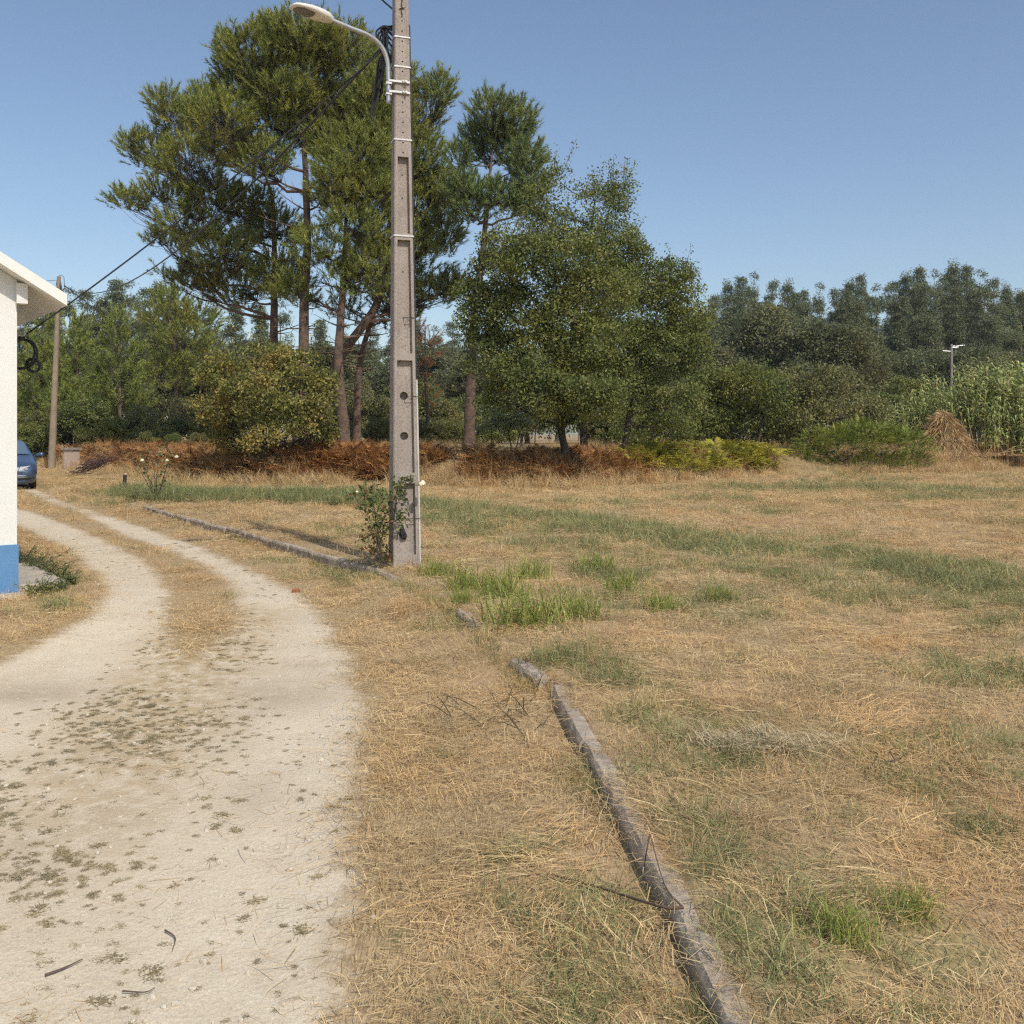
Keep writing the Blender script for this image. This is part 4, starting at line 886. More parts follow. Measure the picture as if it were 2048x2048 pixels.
for k, mt_ in enumerate((m_shrub_d, m_shrub, m_oak)):
    r = np.random.default_rng(90 + k); bl = []
    for i in range(11):
        h = r.uniform(.5, 2.6); w = 1.7 * math.sqrt(max(.1, 1 - ((h - 1) / 2.2) ** 2)); an = r.uniform(0, 2 * PI); d = r.uniform(0, .8) * w
        q = r.uniform(.5, .85); bl.append(((d * math.cos(an), d * math.sin(an), h), (q, q, q * .8)))
    shr.append(proto_tree('wild_shrub', 3, bl, [(0, 0, -.4), (.1, .1, 1), (0, 0, 2)], .07, mt_, m_bark2, .12, .55, 50, .32, 6, 90 + k, .3, .9))
ORD = ['first', 'second', 'third', 'fourth', 'fifth', 'sixth', 'seventh', 'eighth', 'ninth', 'tenth', 'eleventh', 'twelfth', 'thirteenth', 'fourteenth', 'fifteenth', 'sixteenth', 'seventeenth', 'eighteenth', 'nineteenth', 'twentieth',
       'twenty-first', 'twenty-second', 'twenty-third', 'twenty-fourth', 'twenty-fifth', 'twenty-sixth', 'twenty-seventh', 'twenty-eighth', 'twenty-ninth', 'thirtieth']
def place(protos, used, H, px, py_top, Y, label, group, cat, k, sw=1.0, r=rng):
    b_ = P(px, 870, Y); b_[2] = float(ground_z(b_[0], b_[1])) - .1; top = P(px, py_top, Y)[2]; s = (top - b_[2]) / H
    p_ = protos[k % len(protos)]; sc_ = (s * sw, s * sw, s); rz = float(r.uniform(0, 2 * PI))
    if k % len(protos) not in used:
        used.add(k % len(protos)); o = p_; o.location = tuple(b_); o.rotation_euler = (0, 0, rz); o.scale = sc_; o['label'] = label; o['group'] = group
    else: o = dup(p_, b_, rz, sc_, label, group)
    o['category'] = cat; return o
r = np.random.default_rng(123); ue, uw, us = set(), set(), set()
sky_r = [(1345, 600), (1395, 612), (1428, 588), (1456, 566), (1482, 558), (1508, 553), (1545, 560), (1575, 566), (1608, 585), (1640, 574), (1672, 576), (1700, 562), (1722, 554), (1752, 576), (1788, 562), (1812, 548), (1840, 540), (1868, 548), (1890, 545), (1906, 528), (1934, 536), (1960, 548), (1988, 556), (2012, 572), (2045, 590), (2075, 560), (2110, 550)]
for i, (px, py) in enumerate(sky_r):
    place(euc, ue, 20.6, px, py - 4, float(r.uniform(112, 130)), f'tall eucalyptus on the right skyline, {ORD[i]} treetop from the left', 'eucalyptus on the right skyline', 'tree', i, float(r.uniform(.8, 1.05)))
for i, px in enumerate(np.arange(1345, 2120, 27)):
    place(euc, ue, 20.6, px + r.uniform(-8, 8), float(np.interp(px, [1340, 1450, 1600, 1800, 1900, 2000, 2100], [630, 584, 592, 575, 560, 580, 585])) + r.uniform(-8, 20), float(r.uniform(98, 108)), f'eucalyptus in front of the right skyline trees, {ORD[i]} of its row from the left', 'second row of the right wood', 'tree', i * 3 + 1, 1.15)
for i, (px, py) in enumerate([(1425, 660), (1475, 628), (1530, 622), (1585, 632), (1640, 640), (1690, 660), (1740, 690), (1375, 690), (1300, 660), (1800, 700), (1870, 705), (1950, 700), (2040, 700)]):
    place(wood, uw, 10.4, px, py, float(r.uniform(76, 88)), f'dark broad tree before the right eucalyptus wood, {ORD[i]} counted along its row', 'dark broad trees of the right wood', 'tree', i, float(r.uniform(.85, 1.1)) if py < 650 else 1.3)
sky_l = [(40, 610), (75, 585), (110, 600), (140, 580), (175, 576), (205, 592), (232, 560), (262, 566), (290, 570), (318, 562), (345, 590), (378, 600), (420, 610), (470, 600), (520, 612), (560, 605)]
for i, (px, py) in enumerate(sky_l):
    place(euc, ue, 20.6, px, py, float(r.uniform(82, 96)), f'grey green eucalyptus of the left wood, {ORD[i]} treetop from the house', 'eucalyptus of the left wood', 'tree', i + 2, 1.25)
for i, px in enumerate(np.arange(30, 700, 62)):
    place(wood, uw, 10.4, px, 680 + r.uniform(-20, 40), float(r.uniform(68, 80)), f'dark undergrowth tree of the left wood, {ORD[i]} from the house', 'undergrowth trees of the left wood', 'tree', i, 1.1)
for i, (px, py) in enumerate([(640, 640), (690, 650), (740, 640), (790, 650), (830, 640), (868, 655), (905, 640), (940, 655), (985, 640), (1040, 640), (1100, 650), (1160, 640), (1220, 650), (1280, 640)]):
    place(euc, ue, 20.6, px, py, float(r.uniform(118, 140)), f'far eucalyptus seen between the trunks, {ORD[i]} from the left', 'far wood between the trunks', 'tree', i, 1.3)
for i, px in enumerate(np.arange(650, 1350, 58)):
    place(wood, uw, 10.4, px, 700 + r.uniform(-20, 30), float(r.uniform(84, 98)), f'dark tree filling the gap behind the trunks, {ORD[i]} from the left', 'dark trees behind the trunks', 'tree', i + 1, 1.35)
low = [(45, 815, 51), (95, 825, 53), (140, 810, 54), (190, 800, 53), (235, 835, 50), (285, 805, 52), (330, 830, 48), (375, 790, 50), (420, 830, 46), (300, 860, 44), (350, 868, 42), (395, 862, 41), (60, 850, 50), (180, 850, 50),
       (650, 800, 48), (730, 780, 52), (760, 830, 46), (800, 760, 56), (845, 770, 54), (880, 790, 52), (850, 835, 47), (905, 835, 48), (690, 850, 45), (975, 790, 60), (1040, 780, 62), (1200, 790, 60), (1260, 800, 58), (1370, 780, 52), (1420, 800, 50), (1580, 800, 52), (1760, 790, 50), (1720, 780, 54), (1800, 760, 56), (930, 800, 58)]
low.sort()
for i, (px, py, Y) in enumerate(low):
    side = 'left, behind the utility pole' if px < 500 else ('middle, behind the pine trunks' if px < 1300 else 'right, behind the bracken')
    j = sum(1 for q in low[:i] if (q[0] < 500) == (px < 500) and (q[0] < 1300) == (px < 1300))
    place(shr, us, 3.1, px, py, Y, f'wild leafy shrub at the {side}, {ORD[j]} from the left', 'wild shrubs under the trees', 'shrub', i * 2 + (i // 3), float(r.uniform(.9, 1.25)))
# dead rusty bough behind the pole
bo = P(860, 690, 47); e = empty('rusty_dead_bush', (bo[0], bo[1], float(ground_z(bo[0], bo[1])))); tag(e, 'rust brown dead young pine right of the concrete pole', 'tree')
r = np.random.default_rng(5); mb = MB(); B = blobs_px([(858, 690, 26, 30), (835, 660, 20, 22), (840, 740, 26, 26), (850, 790, 30, 20)], 47, 1, 5); tr = [np.array((bo[0], bo[1], float(ground_z(bo[0], bo[1])) - .2)), P(852, 760, 47), P(850, 650, 47)]
tp, pa = trunk_and_limbs(mb, tr, .09, .02, B, r); pos, out = crown_points(B, 6, r, 1.2); twigs(mb, B, pa, pos, r, 1); mb.build('trunk', m_bark2, e, True, origin=e.location)
mb = MB(); needles(mb, pos, unit(out + (0, 0, .3)), r.uniform(.3, .5, len(pos)), 30, r, nw=.02); mb.build('crown', m_rust, e, False, origin=e.location)
# ------------------------------------------------------------------ ground cover
def blades(mb, r, n, spread, length, width, elev, z0=(0, .02), curl=.5, tint=None, centre=(0, 0, 0), lean=None):
    """n grass blades of three triangles"""
    an = r.uniform(0, 2 * PI, n); el = np.radians(r.uniform(*elev, n)); Ls = r.uniform(*length, n); W = r.uniform(*width, n)
    p0 = np.stack([r.normal(0, spread, n), r.normal(0, spread, n), r.uniform(*z0, n)], 1) + centre
    d = np.stack([np.cos(an) * np.cos(el), np.sin(an) * np.cos(el), np.sin(el)], 1)
    if lean is not None: d = unit(d + np.asarray(lean))
    s_ = unit(np.cross(d, [0, 0, 1]) + r.normal(0, .25, (n, 3)))
    m_ = p0 + d * (Ls * .55)[:, None]; d2 = d.copy(); d2[:, 2] -= curl * r.uniform(.3, 1.3, n); d2[:, :2] += r.normal(0, .25, (n, 2)); tip = m_ + unit(d2) * (Ls * .5)[:, None]
    h = (W * .5)[:, None]
    V = np.stack([p0 - s_ * h, p0 + s_ * h, m_ + s_ * h * .8, m_ - s_ * h * .8, tip], 1).reshape(-1, 3)
    k = np.arange(n)[:, None] * 5; t = r.uniform(0, 1, n) if tint is None else tint
    mb.add(V, np.concatenate([k + [0, 1, 2], k + [0, 2, 3], k + [3, 2, 4]]), np.repeat(t, 5))
def frond(mb, r, p0, d, L_, n=11, w=.16, droop=.9, t=.5):
    """one fern frond: arching rib with tapering pinnae"""
    s = np.linspace(0, 1, n); d = unit(d); hor = np.array((d[0], d[1], 0)); pts = p0 + d * (s * L_)[:, None]; pts[:, 2] -= droop * L_ * .45 * s ** 2.2; pts += hor * (L_ * .15 * s ** 2)[:, None]
    mb.tube(pts[::2], np.linspace(.006, .002, len(pts[::2])), 3, tint=t * .6, cap=False)
    tg = unit(np.gradient(pts, axis=0)); sd = unit(np.cross(tg, [0, 0, 1.])); i = np.arange(2, n)
    for sg in (-1, 1):
        Lp = (w * np.sin(np.clip((s[i] - .1) * 1.1, 0, 1) * PI * .62 + .5) * (1.1 - s[i]) * 1.6)[:, None]
        a_ = pts[i]; tip = a_ + sd[i] * sg * Lp + tg[i] * Lp * .45 + r.normal(0, .012, a_.shape) - np.array((0, 0, .25)) * Lp; wv = tg[i] * L_ / n * .5
        V = np.stack([a_ - wv * .6, a_ + wv * .9, tip], 1).reshape(-1, 3); mb.add(V, np.arange(len(V)).reshape(-1, 3), np.clip(t + r.normal(0, .12), 0, 1))
def tmpl(name, mb, mat):
    me = mb.mesh(name); me.materials.append(mat); return bpy.data.objects.new(name, me)     # not linked: only a source for the scatter
def scatter(name, pts, rot, scl, templates, label, idx=None):
    n = len(pts); me = bpy.data.meshes.new(name); me.vertices.add(n); me.vertices.foreach_set('co', np.asarray(pts, np.float32).ravel())
    for nm_, ty, key, val in (('rot', 'FLOAT_VECTOR', 'vector', rot), ('scl', 'FLOAT_VECTOR', 'vector', scl), ('idx', 'INT', 'value', rng.integers(0, len(templates), n) if idx is None else idx)):
        at = me.attributes.new(nm_, ty, 'POINT'); at.data.foreach_set(key, np.asarray(val, np.int32 if ty == 'INT' else np.float32).ravel())
    o = link(name, me); ng = bpy.data.node_groups.new(name, 'GeometryNodeTree')
    ng.interface.new_socket('Geometry', in_out='INPUT', socket_type='NodeSocketGeometry'); ng.interface.new_socket('Geometry', in_out='OUTPUT', socket_type='NodeSocketGeometry')
    gi, go = ng.nodes.new('NodeGroupInput'), ng.nodes.new('NodeGroupOutput'); iop = ng.nodes.new('GeometryNodeInstanceOnPoints'); iop.inputs['Pick Instance'].default_value = True
    gti = ng.nodes.new('GeometryNodeGeometryToInstance')
    for t in templates:
        oi = ng.nodes.new('GeometryNodeObjectInfo'); oi.inputs['Object'].default_value = t; ng.links.new(oi.outputs['Geometry'], gti.inputs[0])
    def named(nm_, ty):
        q = ng.nodes.new('GeometryNodeInputNamedAttribute'); q.data_type = ty; q.inputs['Name'].default_value = nm_; return q.outputs['Attribute']
    e2r = ng.nodes.new('FunctionNodeEulerToRotation'); ng.links.new(named('rot', 'FLOAT_VECTOR'), e2r.inputs[0])
    ng.links.new(gi.outputs[0], iop.inputs['Points']); ng.links.new(gti.outputs[0], iop.inputs['Instance']); ng.links.new(named('idx', 'INT'), iop.inputs['Instance Index'])
    ng.links.new(e2r.outputs[0], iop.inputs['Rotation']); ng.links.new(named('scl', 'FLOAT_VECTOR'), iop.inputs['Scale']); ng.links.new(iop.outputs[0], go.inputs[0])
    md = o.modifiers.new('scatter', 'NODES'); md.node_group = ng
    tag(o, label, kind='stuff'); return o
def polar(n, y0, y1, dens, r, x0=-260, x1=2310):
    """points over the viewed sector, ground density falling with distance"""
    yy_ = np.linspace(y0, y1, 800); w = dens(yy_) * yy_ * (x1 - x0) / F; c = np.cumsum(w); Y = np.interp(r.uniform(0, c[-1], n), c, yy_); px = r.uniform(x0, x1, n)
    return (px - CX) / F * Y, Y
def area_n(y0, y1, dens, x0=-260, x1=2310):
    yy_ = np.linspace(y0, y1, 800); return int(np.trapz(dens(yy_) * yy_ * (x1 - x0) / F, yy_))
def xyz(X, Y, dz=0.0): return np.stack([X, Y, ground_z(X, Y) + dz], 1)
def rots(r, n, tilt=.15): return np.stack([r.normal(0, tilt, n), r.normal(0, tilt, n), r.uniform(0, 2 * PI, n)], 1)
def S3(s): return np.repeat(np.asarray(s)[:, None], 3, 1)

m_straw = foliage('dry_straw', [(0, (.22, .135, .06)), (.4, (.42, .29, .14)), (.75, (.54, .405, .215)), (1, (.66, .52, .31))], 0, .75, .55, (.50, .30, .13), .8, .2, True, gain=1.3)
m_strawg = foliage('dull_green_grass', [(0, (.075, .085, .035)), (.45, (.125, .14, .058)), (.8, (.20, .20, .085)), (1, (.40, .33, .17))], .25, .65, .3, (.22, .20, .08), .9, .25, True, gain=1.8)
m_green = foliage('green_grass', [(0, (.095, .13, .028)), (.5, (.18, .215, .045)), (1, (.32, .33, .085))], .3, .5, .3, (.24, .25, .06), 2.0, .3, False, gain=1.5)
m_weed = foliage('track_weed', [(0, (.075, .06, .035)), (.5, (.13, .105, .058)), (1, (.22, .18, .10))], .1, .85, .0, inst=True, gain=2.5)
m_stone = simple('limestone', (.62, .55, .43), (.44, .38, .29), 1.3, .9)
m_bracken = foliage('rusty_bracken', [(0, (.15, .072, .028)), (.5, (.30, .145, .050)), (1, (.44, .25, .10))], .25, .75, .5, (.30, .19, .08), .35, .2, True, gain=1.35)
m_fern = foliage('yellow_fern', [(0, (.14, .14, .025)), (.5, (.26, .24, .035)), (1, (.38, .33, .055))], .3, .6, .3, (.36, .24, .05), .5, .2, True, gain=1.6)
m_fern_g = foliage('green_fern', [(0, (.050, .078, .018)), (.5, (.10, .13, .026)), (1, (.20, .21, .045))], .28, .6, .4, (.24, .22, .04), .5, .2, gain=2.1)
m_cane = foliage('cane_leaves', [(0, (.085, .105, .035)), (.5, (.16, .19, .062)), (.85, (.25, .27, .11)), (1, (.36, .33, .16))], .3, .5, .2, (.25, .22, .08), .4, .3, gain=2.2)
m_drycane = foliage('dry_cane', [(0, (.22, .12, .055)), (.5, (.40, .26, .125)), (1, (.56, .42, .23))], .15, .75, .4, (.30, .14, .06), .8, .2, gain=1.2)
m_cream = simple('rose_petal', (.80, .70, .42), (.85, .78, .58), 30, .6)

r = np.random.default_rng(200)
# templates
flat = []
for k in range(5):
    mb = MB(); q = np.random.default_rng(300 + k); blades(mb, q, 95, .11, (.03, .125), (.0013, .0030), (-3, 14), (.003, .022), .3); blades(mb, q, 26, .10, (.02, .06), (.0014, .003), (20, 70), (0, .01), .3); flat.append(tmpl('straw_mat', mb, m_straw))
swirl = []
for k in range(3):       # raked swathes: blades lying one way
    mb = MB(); q = np.random.default_rng(320 + k); blades(mb, q, 75, .09, (.05, .16), (.0013, .0030), (-6, 12), (.004, .032), .3, lean=(2.2, .3, 0)); swirl.append(tmpl('straw_swathe', mb, m_straw))
stub = []
for k in range(3):
    mb = MB(); q = np.random.default_rng(340 + k); blades(mb, q, 30, .05, (.03, .10), (.0014, .003), (35, 85), (0, .005), .5); stub.append(tmpl('straw_stubble', mb, m_straw))
gsh = []
for k in range(4):
    mb = MB(); q = np.random.default_rng(360 + k); blades(mb, q, 52, .06, (.045, .13), (.0015, .0034), (25, 80), (0, .01), .7); blades(mb, q, 14, .07, (.06, .16), (.002, .004), (5, 40), (0, .01), .4, tint=q.uniform(.9, 1, 14)); gsh.append(tmpl('green_grass_tuft', mb, m_strawg))
weeds = []
for k in range(4):
    mb = MB(); q = np.random.default_rng(380 + k); blades(mb, q, 110, .0095, (.004, .010), (.0011, .0022), (0, 60), (0, .003), .5); weeds.append(tmpl('track_weed', mb, m_weed))
peb = []
for k in range(4):
    bm = bmesh.new(); bmesh.ops.create_icosphere(bm, subdivisions=1, radius=1); q = np.random.default_rng(390 + k)
    for v in bm.verts: v.co = Vector((v.co.x * 1.0, v.co.y * .8, v.co.z * .55)) * q.uniform(.8, 1.15)
    me = bpy.data.meshes.new('pebble'); bm.to_mesh(me); bm.free(); me.materials.append(m_stone); peb.append(bpy.data.objects.new('pebble', me))
brk_t, fern_t = [], []
for k in range(4):
    for lst, mt_, nm_ in ((brk_t, m_bracken, 'bracken'), (fern_t, m_fern, 'fern')):
        mb = MB(); q = np.random.default_rng(400 + k)
        for j in range(8):
            an = q.uniform(0, 2 * PI); el = q.uniform(.5, 1.3); frond(mb, q, np.array((q.normal(0, .08), q.normal(0, .08), 0)), (math.cos(an) * math.cos(el), math.sin(an) * math.cos(el), math.sin(el)), q.uniform(.5, .95), t=q.uniform(.15, .85))
        if lst is brk_t: blades(mb, q, 30, .18, (.3, .75), (.006, .014), (40, 85), (0, .02), .5)
        lst.append(tmpl(nm_, mb, mt_))
tall = []
for k in range(3):
    mb = MB(); q = np.random.default_rng(420 + k); blades(mb, q, 60, .12, (.25, .7), (.005, .010), (40, 85), (0, .02), .7); tall.append(tmpl('tall_dry_grass', mb, m_straw))

def keep_straw(X, Y, road_min=.0):
    rs_ = road_sdf(X, Y) + (fnoise(X * 3, Y * 3, 50) - .5) * .35
    s = kerb_side(X, Y)
    onk = (s > -.015) & (s < KW + .02) & (Y < 20.8) & (Y > 1)
    ok = (rs_ > road_min) & ~onk
    hx = (X - HC[0]) * hu[0] + (Y - HC[1]) * hu[1]; hy = (X - HC[0]) * hs[0] + (Y - HC[1]) * hs[1]
    ok &= ~((hx < .02) & (hy > -.05) & (hy < 10)) & ~((hx < .5) & (hx > -.05) & (hy > -.02) & (hy < 1.9)) & ~((hx < .1) & (hy > -.38) & (hy < 0))
    ok &= np.hypot(X - PB[0], Y - PB[1]) > .17
    return ok & (Y - ybank(X) < 1.5)
d1 = lambda y: 50 / (1 + (y / 6.5) ** 2.1) + 6
X, Y = polar(area_n(1.7, 46, d1), 1.7, 46, d1, r); k = keep_straw(X, Y, .06 + .012 * np.clip(Y - 4, 0, 12)); gmm = green_mask(X, Y); k &= r.uniform(0, 1, len(X)) > gmm * .5; X, Y = X[k], Y[k]
sc_ = r.uniform(.75, 1.2, len(X)) * (1 + .055 * np.clip(Y - 4, 0, 20))
pz = xyz(X, Y); scatter('dry_straw', pz, rots(r, len(X), .09), np.stack([sc_, sc_, sc_ * r.uniform(.7, 1.3, len(X))], 1), flat, 'cut dry straw lying over verge and field')
d2 = lambda y: 22 / (1 + (y / 6) ** 2) + 1.2
X, Y = polar(area_n(1.7, 40, d2), 1.7, 40, d2, r); k = keep_straw(X, Y, .14 + .012 * np.clip(Y - 4, 0, 12)); n_ = fnoise(X * 1.1, Y * 1.1, 70); k &= n_ > .5; X, Y = X[k], Y[k]
rt = rots(r, len(X), .1); rt[:, 2] = fnoise(X * .8, Y * .8, 71) * 9 + r.normal(0, .35, len(X)); sc_ = r.uniform(.8, 1.4, len(X)) * (1 + .04 * np.clip(Y - 4, 0, 20))
scatter('raked_straw', xyz(X, Y, .005), rt, S3(sc_), swirl, 'raked swathes of dry straw across the field')
d3 = lambda y: 26 / (1 + (y / 6) ** 2) + 1.8
X, Y = polar(area_n(1.7, 42, d3), 1.7, 42, d3, r); k = keep_straw(X, Y, .06); X, Y = X[k], Y[k]; sc_ = r.uniform(.6, 1.3, len(X)) * (1 + .05 * np.clip(Y - 4, 0, 20))
scatter('straw_stubble', xyz(X, Y), rots(r, len(X), .2), S3(sc_), stub, 'short dry stubble standing among the straw')
d4 = lambda y: 95 / (1 + (y / 7) ** 1.7) + 7
X, Y = polar(area_n(1.7, 44, d4), 1.7, 44, d4, r); k = keep_straw(X, Y, .12); gmm = green_mask(X, Y); k &= r.uniform(0, 1, len(X)) < gmm * .95 + .035; X, Y = X[k], Y[k]
sc_ = r.uniform(.6, 1.25, len(X)) * (1 + .05 * np.clip(Y - 4, 0, 20)) * (.75 + .5 * green_mask(X, Y))
scatter('green_grass', xyz(X, Y), rots(r, len(X), .15), S3(sc_), gsh, 'dull green grass growing through the straw')
# straw on the kerb stones
Yk = 1.5 + 18.5 * r.uniform(0, 1, 1700) ** 1.6; Yk = Yk[fnoise(Yk * 1.6, Yk * 0, 6) + r.normal(0, .08, 1700) > .40]; Xk = kx(Yk) + KW * (1 - .6 * r.uniform(0, 1, len(Yk)) ** 1.6) + .03; pk = np.stack([Xk, Yk, np.full(len(Xk), .122)], 1)
sk = r.uniform(.22, .42, len(Xk)); scatter('kerb_straw', pk, rots(r, len(Xk), .03), S3(sk), flat, 'wisps of straw lying on the kerb stones')
# grass hugging the foot of the kerb on the track side
Yf = 1.5 + 18.5 * r.uniform(0, 1, 1500) ** 1.7; sf = -np.abs(r.normal(0, .045, 1500)) - .01; kf = fnoise(Yf * 1.3, Yf * 0 + 3, 8) > .42; Yf, sf = Yf[kf], sf[kf]; Xf = kx(Yf) + sf
scatter('kerb_foot_grass', xyz(Xf, Yf), rots(r, len(Xf), .2), S3(r.uniform(.35, .85, len(Xf)) * (1 + .02 * Yf)), [gsh[0], stub[0], stub[1], stub[2]], 'dry and green grass hugging the foot of the kerb')
# track: flat weeds, pebbles
dw = lambda y: 520 / (1 + (y / 9) ** 2)
X, Y = polar(area_n(1.9, 16, dw), 1.9, 16, dw, r); rs_ = road_sdf(X, Y)
dm = line_dist(MIDL, X, Y)
RUT = np.array([G(*p)[:2] for p in [(560, 1215), (640, 1310), (650, 1420)]]); RUT2 = np.array([G(*p)[:2] for p in [(100, 1120), (220, 1180), (200, 1270), (100, 1360), (-50, 1400)]])
prob = .15 + .85 * sstep(.75, .1, dm + (fnoise(X * 1.5, Y * 1.5, 90) - .5) * .5); prob *= sstep(.12, .5, line_dist(RUT, X, Y)) * sstep(.15, .6, line_dist(RUT2, X, Y)) * (.55 + .9 * sstep(.38, .62, fnoise(X * 1.3, Y * 1.3, 91)))
k = (rs_ < -.02) & (r.uniform(0, 1, len(X)) < prob); X, Y = X[k], Y[k]; sc_ = np.clip(r.lognormal(-.2, .42, len(X)), .35, 2.0)
zz_ = ground_z(X, Y) - .02 * sstep(0, -.3, road_sdf(X, Y))
scatter('track_weeds', np.stack([X, Y, zz_], 1), rots(r, len(X), .05), np.stack([sc_ * 1.25, sc_, sc_ * .4], 1), weeds, 'small flat brown weeds dotted over the gravel track')
dp = lambda y: 260 / (1 + (y / 5) ** 2)
X, Y = polar(area_n(1.9, 12, dp), 1.9, 12, dp, r); rs_ = road_sdf(X, Y); k = (rs_ < .12) & (fnoise(X * .9, Y * .9, 95) + r.normal(0, .12, len(X)) > .44); X, Y, rs_ = X[k], Y[k], rs_[k]
sc_ = np.clip(r.lognormal(-5.2, .5, len(X)), .002, .018); zz_ = ground_z(X, Y) - .02 * sstep(0, -.3, rs_) + sc_ * .15
scatter('pebbles', np.stack([X, Y, zz_], 1), rots(r, len(X), .4), S3(sc_), peb, 'loose limestone pebbles on the gravel track')
# straw bits strewn on gravel
dq = lambda y: 14 / (1 + (y / 7) ** 2)
X, Y = polar(area_n(1.9, 12, dq), 1.9, 12, dq, r); rs_ = road_sdf(X, Y); k = (rs_ < .05) & ((rs_ > -.35) | (r.uniform(0, 1, len(X)) < .12 + .85 * sstep(.5, .1, line_dist(MIDL, X, Y)) * sstep(3.0, 6.0, Y))); X, Y = X[k], Y[k]
bits = []
for j in range(3):
    mb = MB(); q = np.random.default_rng(440 + j); blades(mb, q, 16, .13, (.04, .18), (.0018, .0035), (-2, 6), (.002, .008), .2); bits.append(tmpl('straw_bits', mb, m_straw))
scatter('straw_bits', np.stack([X, Y, ground_z(X, Y) - .02 * sstep(0, -.3, road_sdf(X, Y)) - .001], 1), rots(r, len(X), .02), S3(r.uniform(.6, 1.1, len(X))), bits, 'stray straw blown onto the gravel track')
# ------------------------------------------------------------------ bank: bracken, ferns, tall dry grass
def bank_pts(n, px0, px1, o0, o1, r):
    px = r.uniform(px0, px1, n); X0 = (px - CX) / F * 33; X0 = (px - CX) / F * ybank(X0); off = r.uniform(o0, o1, n); return X0, ybank(X0) + off, off
X, Y, off = bank_pts(4200, -60, 1560, -.2, 4.6, r); n_ = fnoise(X * .5, Y * .5, 110); pxx = CX + F * X / Y
w = np.interp(pxx, [0, 130, 200, 420, 600, 640, 1000, 1060, 1300, 1400, 1560], [.1, .3, .7, .5, .5, .9, .9, .6, .7, .3, .15]); k = (r.uniform(0, 1, len(X)) < w) & (n_ > .38) & (off > .35 + .9 * (fnoise(X * .8, X * 0, 14) - .4))
scatter('dry_bracken', xyz(X[k], Y[k]), rots(r, k.sum(), .15), S3(r.uniform(.6, 1.2, k.sum()) * (.55 + .9 * fnoise(X[k] * .7, Y[k] * .7, 130)) * np.interp(pxx[k], [0, 400, 600, 1000, 1300, 1560], [.8, .9, 1.0, .95, .8, .7])), brk_t, 'rusty dead bracken covering the bank')
X, Y, off = bank_pts(1300, 1270, 1580, .7, 4.2, r); k = fnoise(X * .6, Y * .6, 115) > .37
scatter('yellow_fern', xyz(X[k], Y[k]), rots(r, k.sum(), .12), S3(r.uniform(.6, 1.1, k.sum()) * (.45 + 1.7 * fnoise(X[k] * .8, Y[k] * .8, 131) ** 1.3)), fern_t, 'yellow green bracken patch below the rightmost oak')
X, Y, off = bank_pts(1500, -100, 2200, -1.0, 2.2, r); k = fnoise(X * .5, Y * .5, 118) > .42
scatter('tall_dry_grass', xyz(X[k], Y[k]), rots(r, k.sum(), .2), S3(r.uniform(.5, 1.1, k.sum())), tall, 'tall straw coloured grass along the foot of the bank')
X = r.uniform(-24, 30, 1500); Y = ybank(X) + r.uniform(3.5, 16, 1500)
scatter('bank_grass', xyz(X, Y), rots(r, len(X), .2), S3(r.uniform(.6, 1.3, len(X))), tall, 'dry grass growing under the trees')
gr_t = []
for j in range(3):
    mb = MB(); q = np.random.default_rng(450 + j); blades(mb, q, 70, .10, (.15, .42), (.005, .010), (45, 85), (0, .02), .8); gr_t.append(tmpl('long_green_grass', mb, m_strawg))
X, Y = polar(900, 19, 27, lambda y: y * 0 + 1., r, 230, 760); k = (line_dist(STRIP1, X, Y) < 1.6) & keep_straw(X, Y, .3) & (kerb_side(X, Y) > .25)
scatter('long_grass', xyz(X[k], Y[k]), rots(r, k.sum(), .15), S3(r.uniform(.6, 1.1, k.sum())), gr_t, 'longer green grass behind the far end of the kerb')

# ------------------------------------------------------------------ single plants
def plant(name, px, py, z, mb_parts, label, cat, group=None):
    b_ = G(px, py, z); b_[2] = float(ground_z(b_[0], b_[1])); e = empty(name, b_); tag(e, label, cat, group)
    for nm_, mb, mt_ in mb_parts: mb.build(nm_, mt_, e)
    return e
# bright green tufts
protoT = None
TUFTS = [(1055, 1262, 1.5, 'largest bright green grass tuft beyond the kerb'), (1000, 1200, 1.2, 'bright grass tuft just left behind the largest tuft'), (1150, 1245, 1.0, 'bright grass tuft just right of the largest tuft'),
         (930, 1185, 1.1, 'bright grass tuft nearest the kerb right of the concrete pole'), (1065, 1160, 1.0, 'small bright tuft farthest back in the bright patch'), (1195, 1150, 1.1, 'upright bright tuft at the back right of the bright patch'), (1240, 1190, 1.0, 'bright tuft right of the back right upright tuft'),
         (870, 1160, .9, 'thin bright tuft just right of the pole foot'), (1325, 1228, .75, 'lone small green tuft right of the bright patch'), (1690, 1905, .48, 'low spreading green tuft in the near right field'), (1820, 1855, .42, 'small dark green tuft right of the low spreading tuft'), (925, 1235, .6, 'green tuft growing on the track side of the kerb'), (1435, 1205, .7, 'dark green tuft at the middle right of the field')]
for i, (px, py, s, lab) in enumerate(TUFTS):
    if protoT is None:
        mb = MB(); q = np.random.default_rng(500); blades(mb, q, 200, .10, (.14, .34), (.004, .008), (40, 88), (0, .01), .8); blades(mb, q, 60, .13, (.1, .22), (.003, .006), (15, 60), (0, .01), .6)
        protoT = plant('grass_tuft', px, py, .1, [('leaf_blades', mb, m_green)], lab, 'grass tuft', 'green grass tufts in the field'); protoT.scale = (s, s, s)
    else:
        b_ = G(px, py, .1 if i != 11 else 0); b_[2] = float(ground_z(b_[0], b_[1])); dup(protoT, b_, i * 1.3, s, lab)
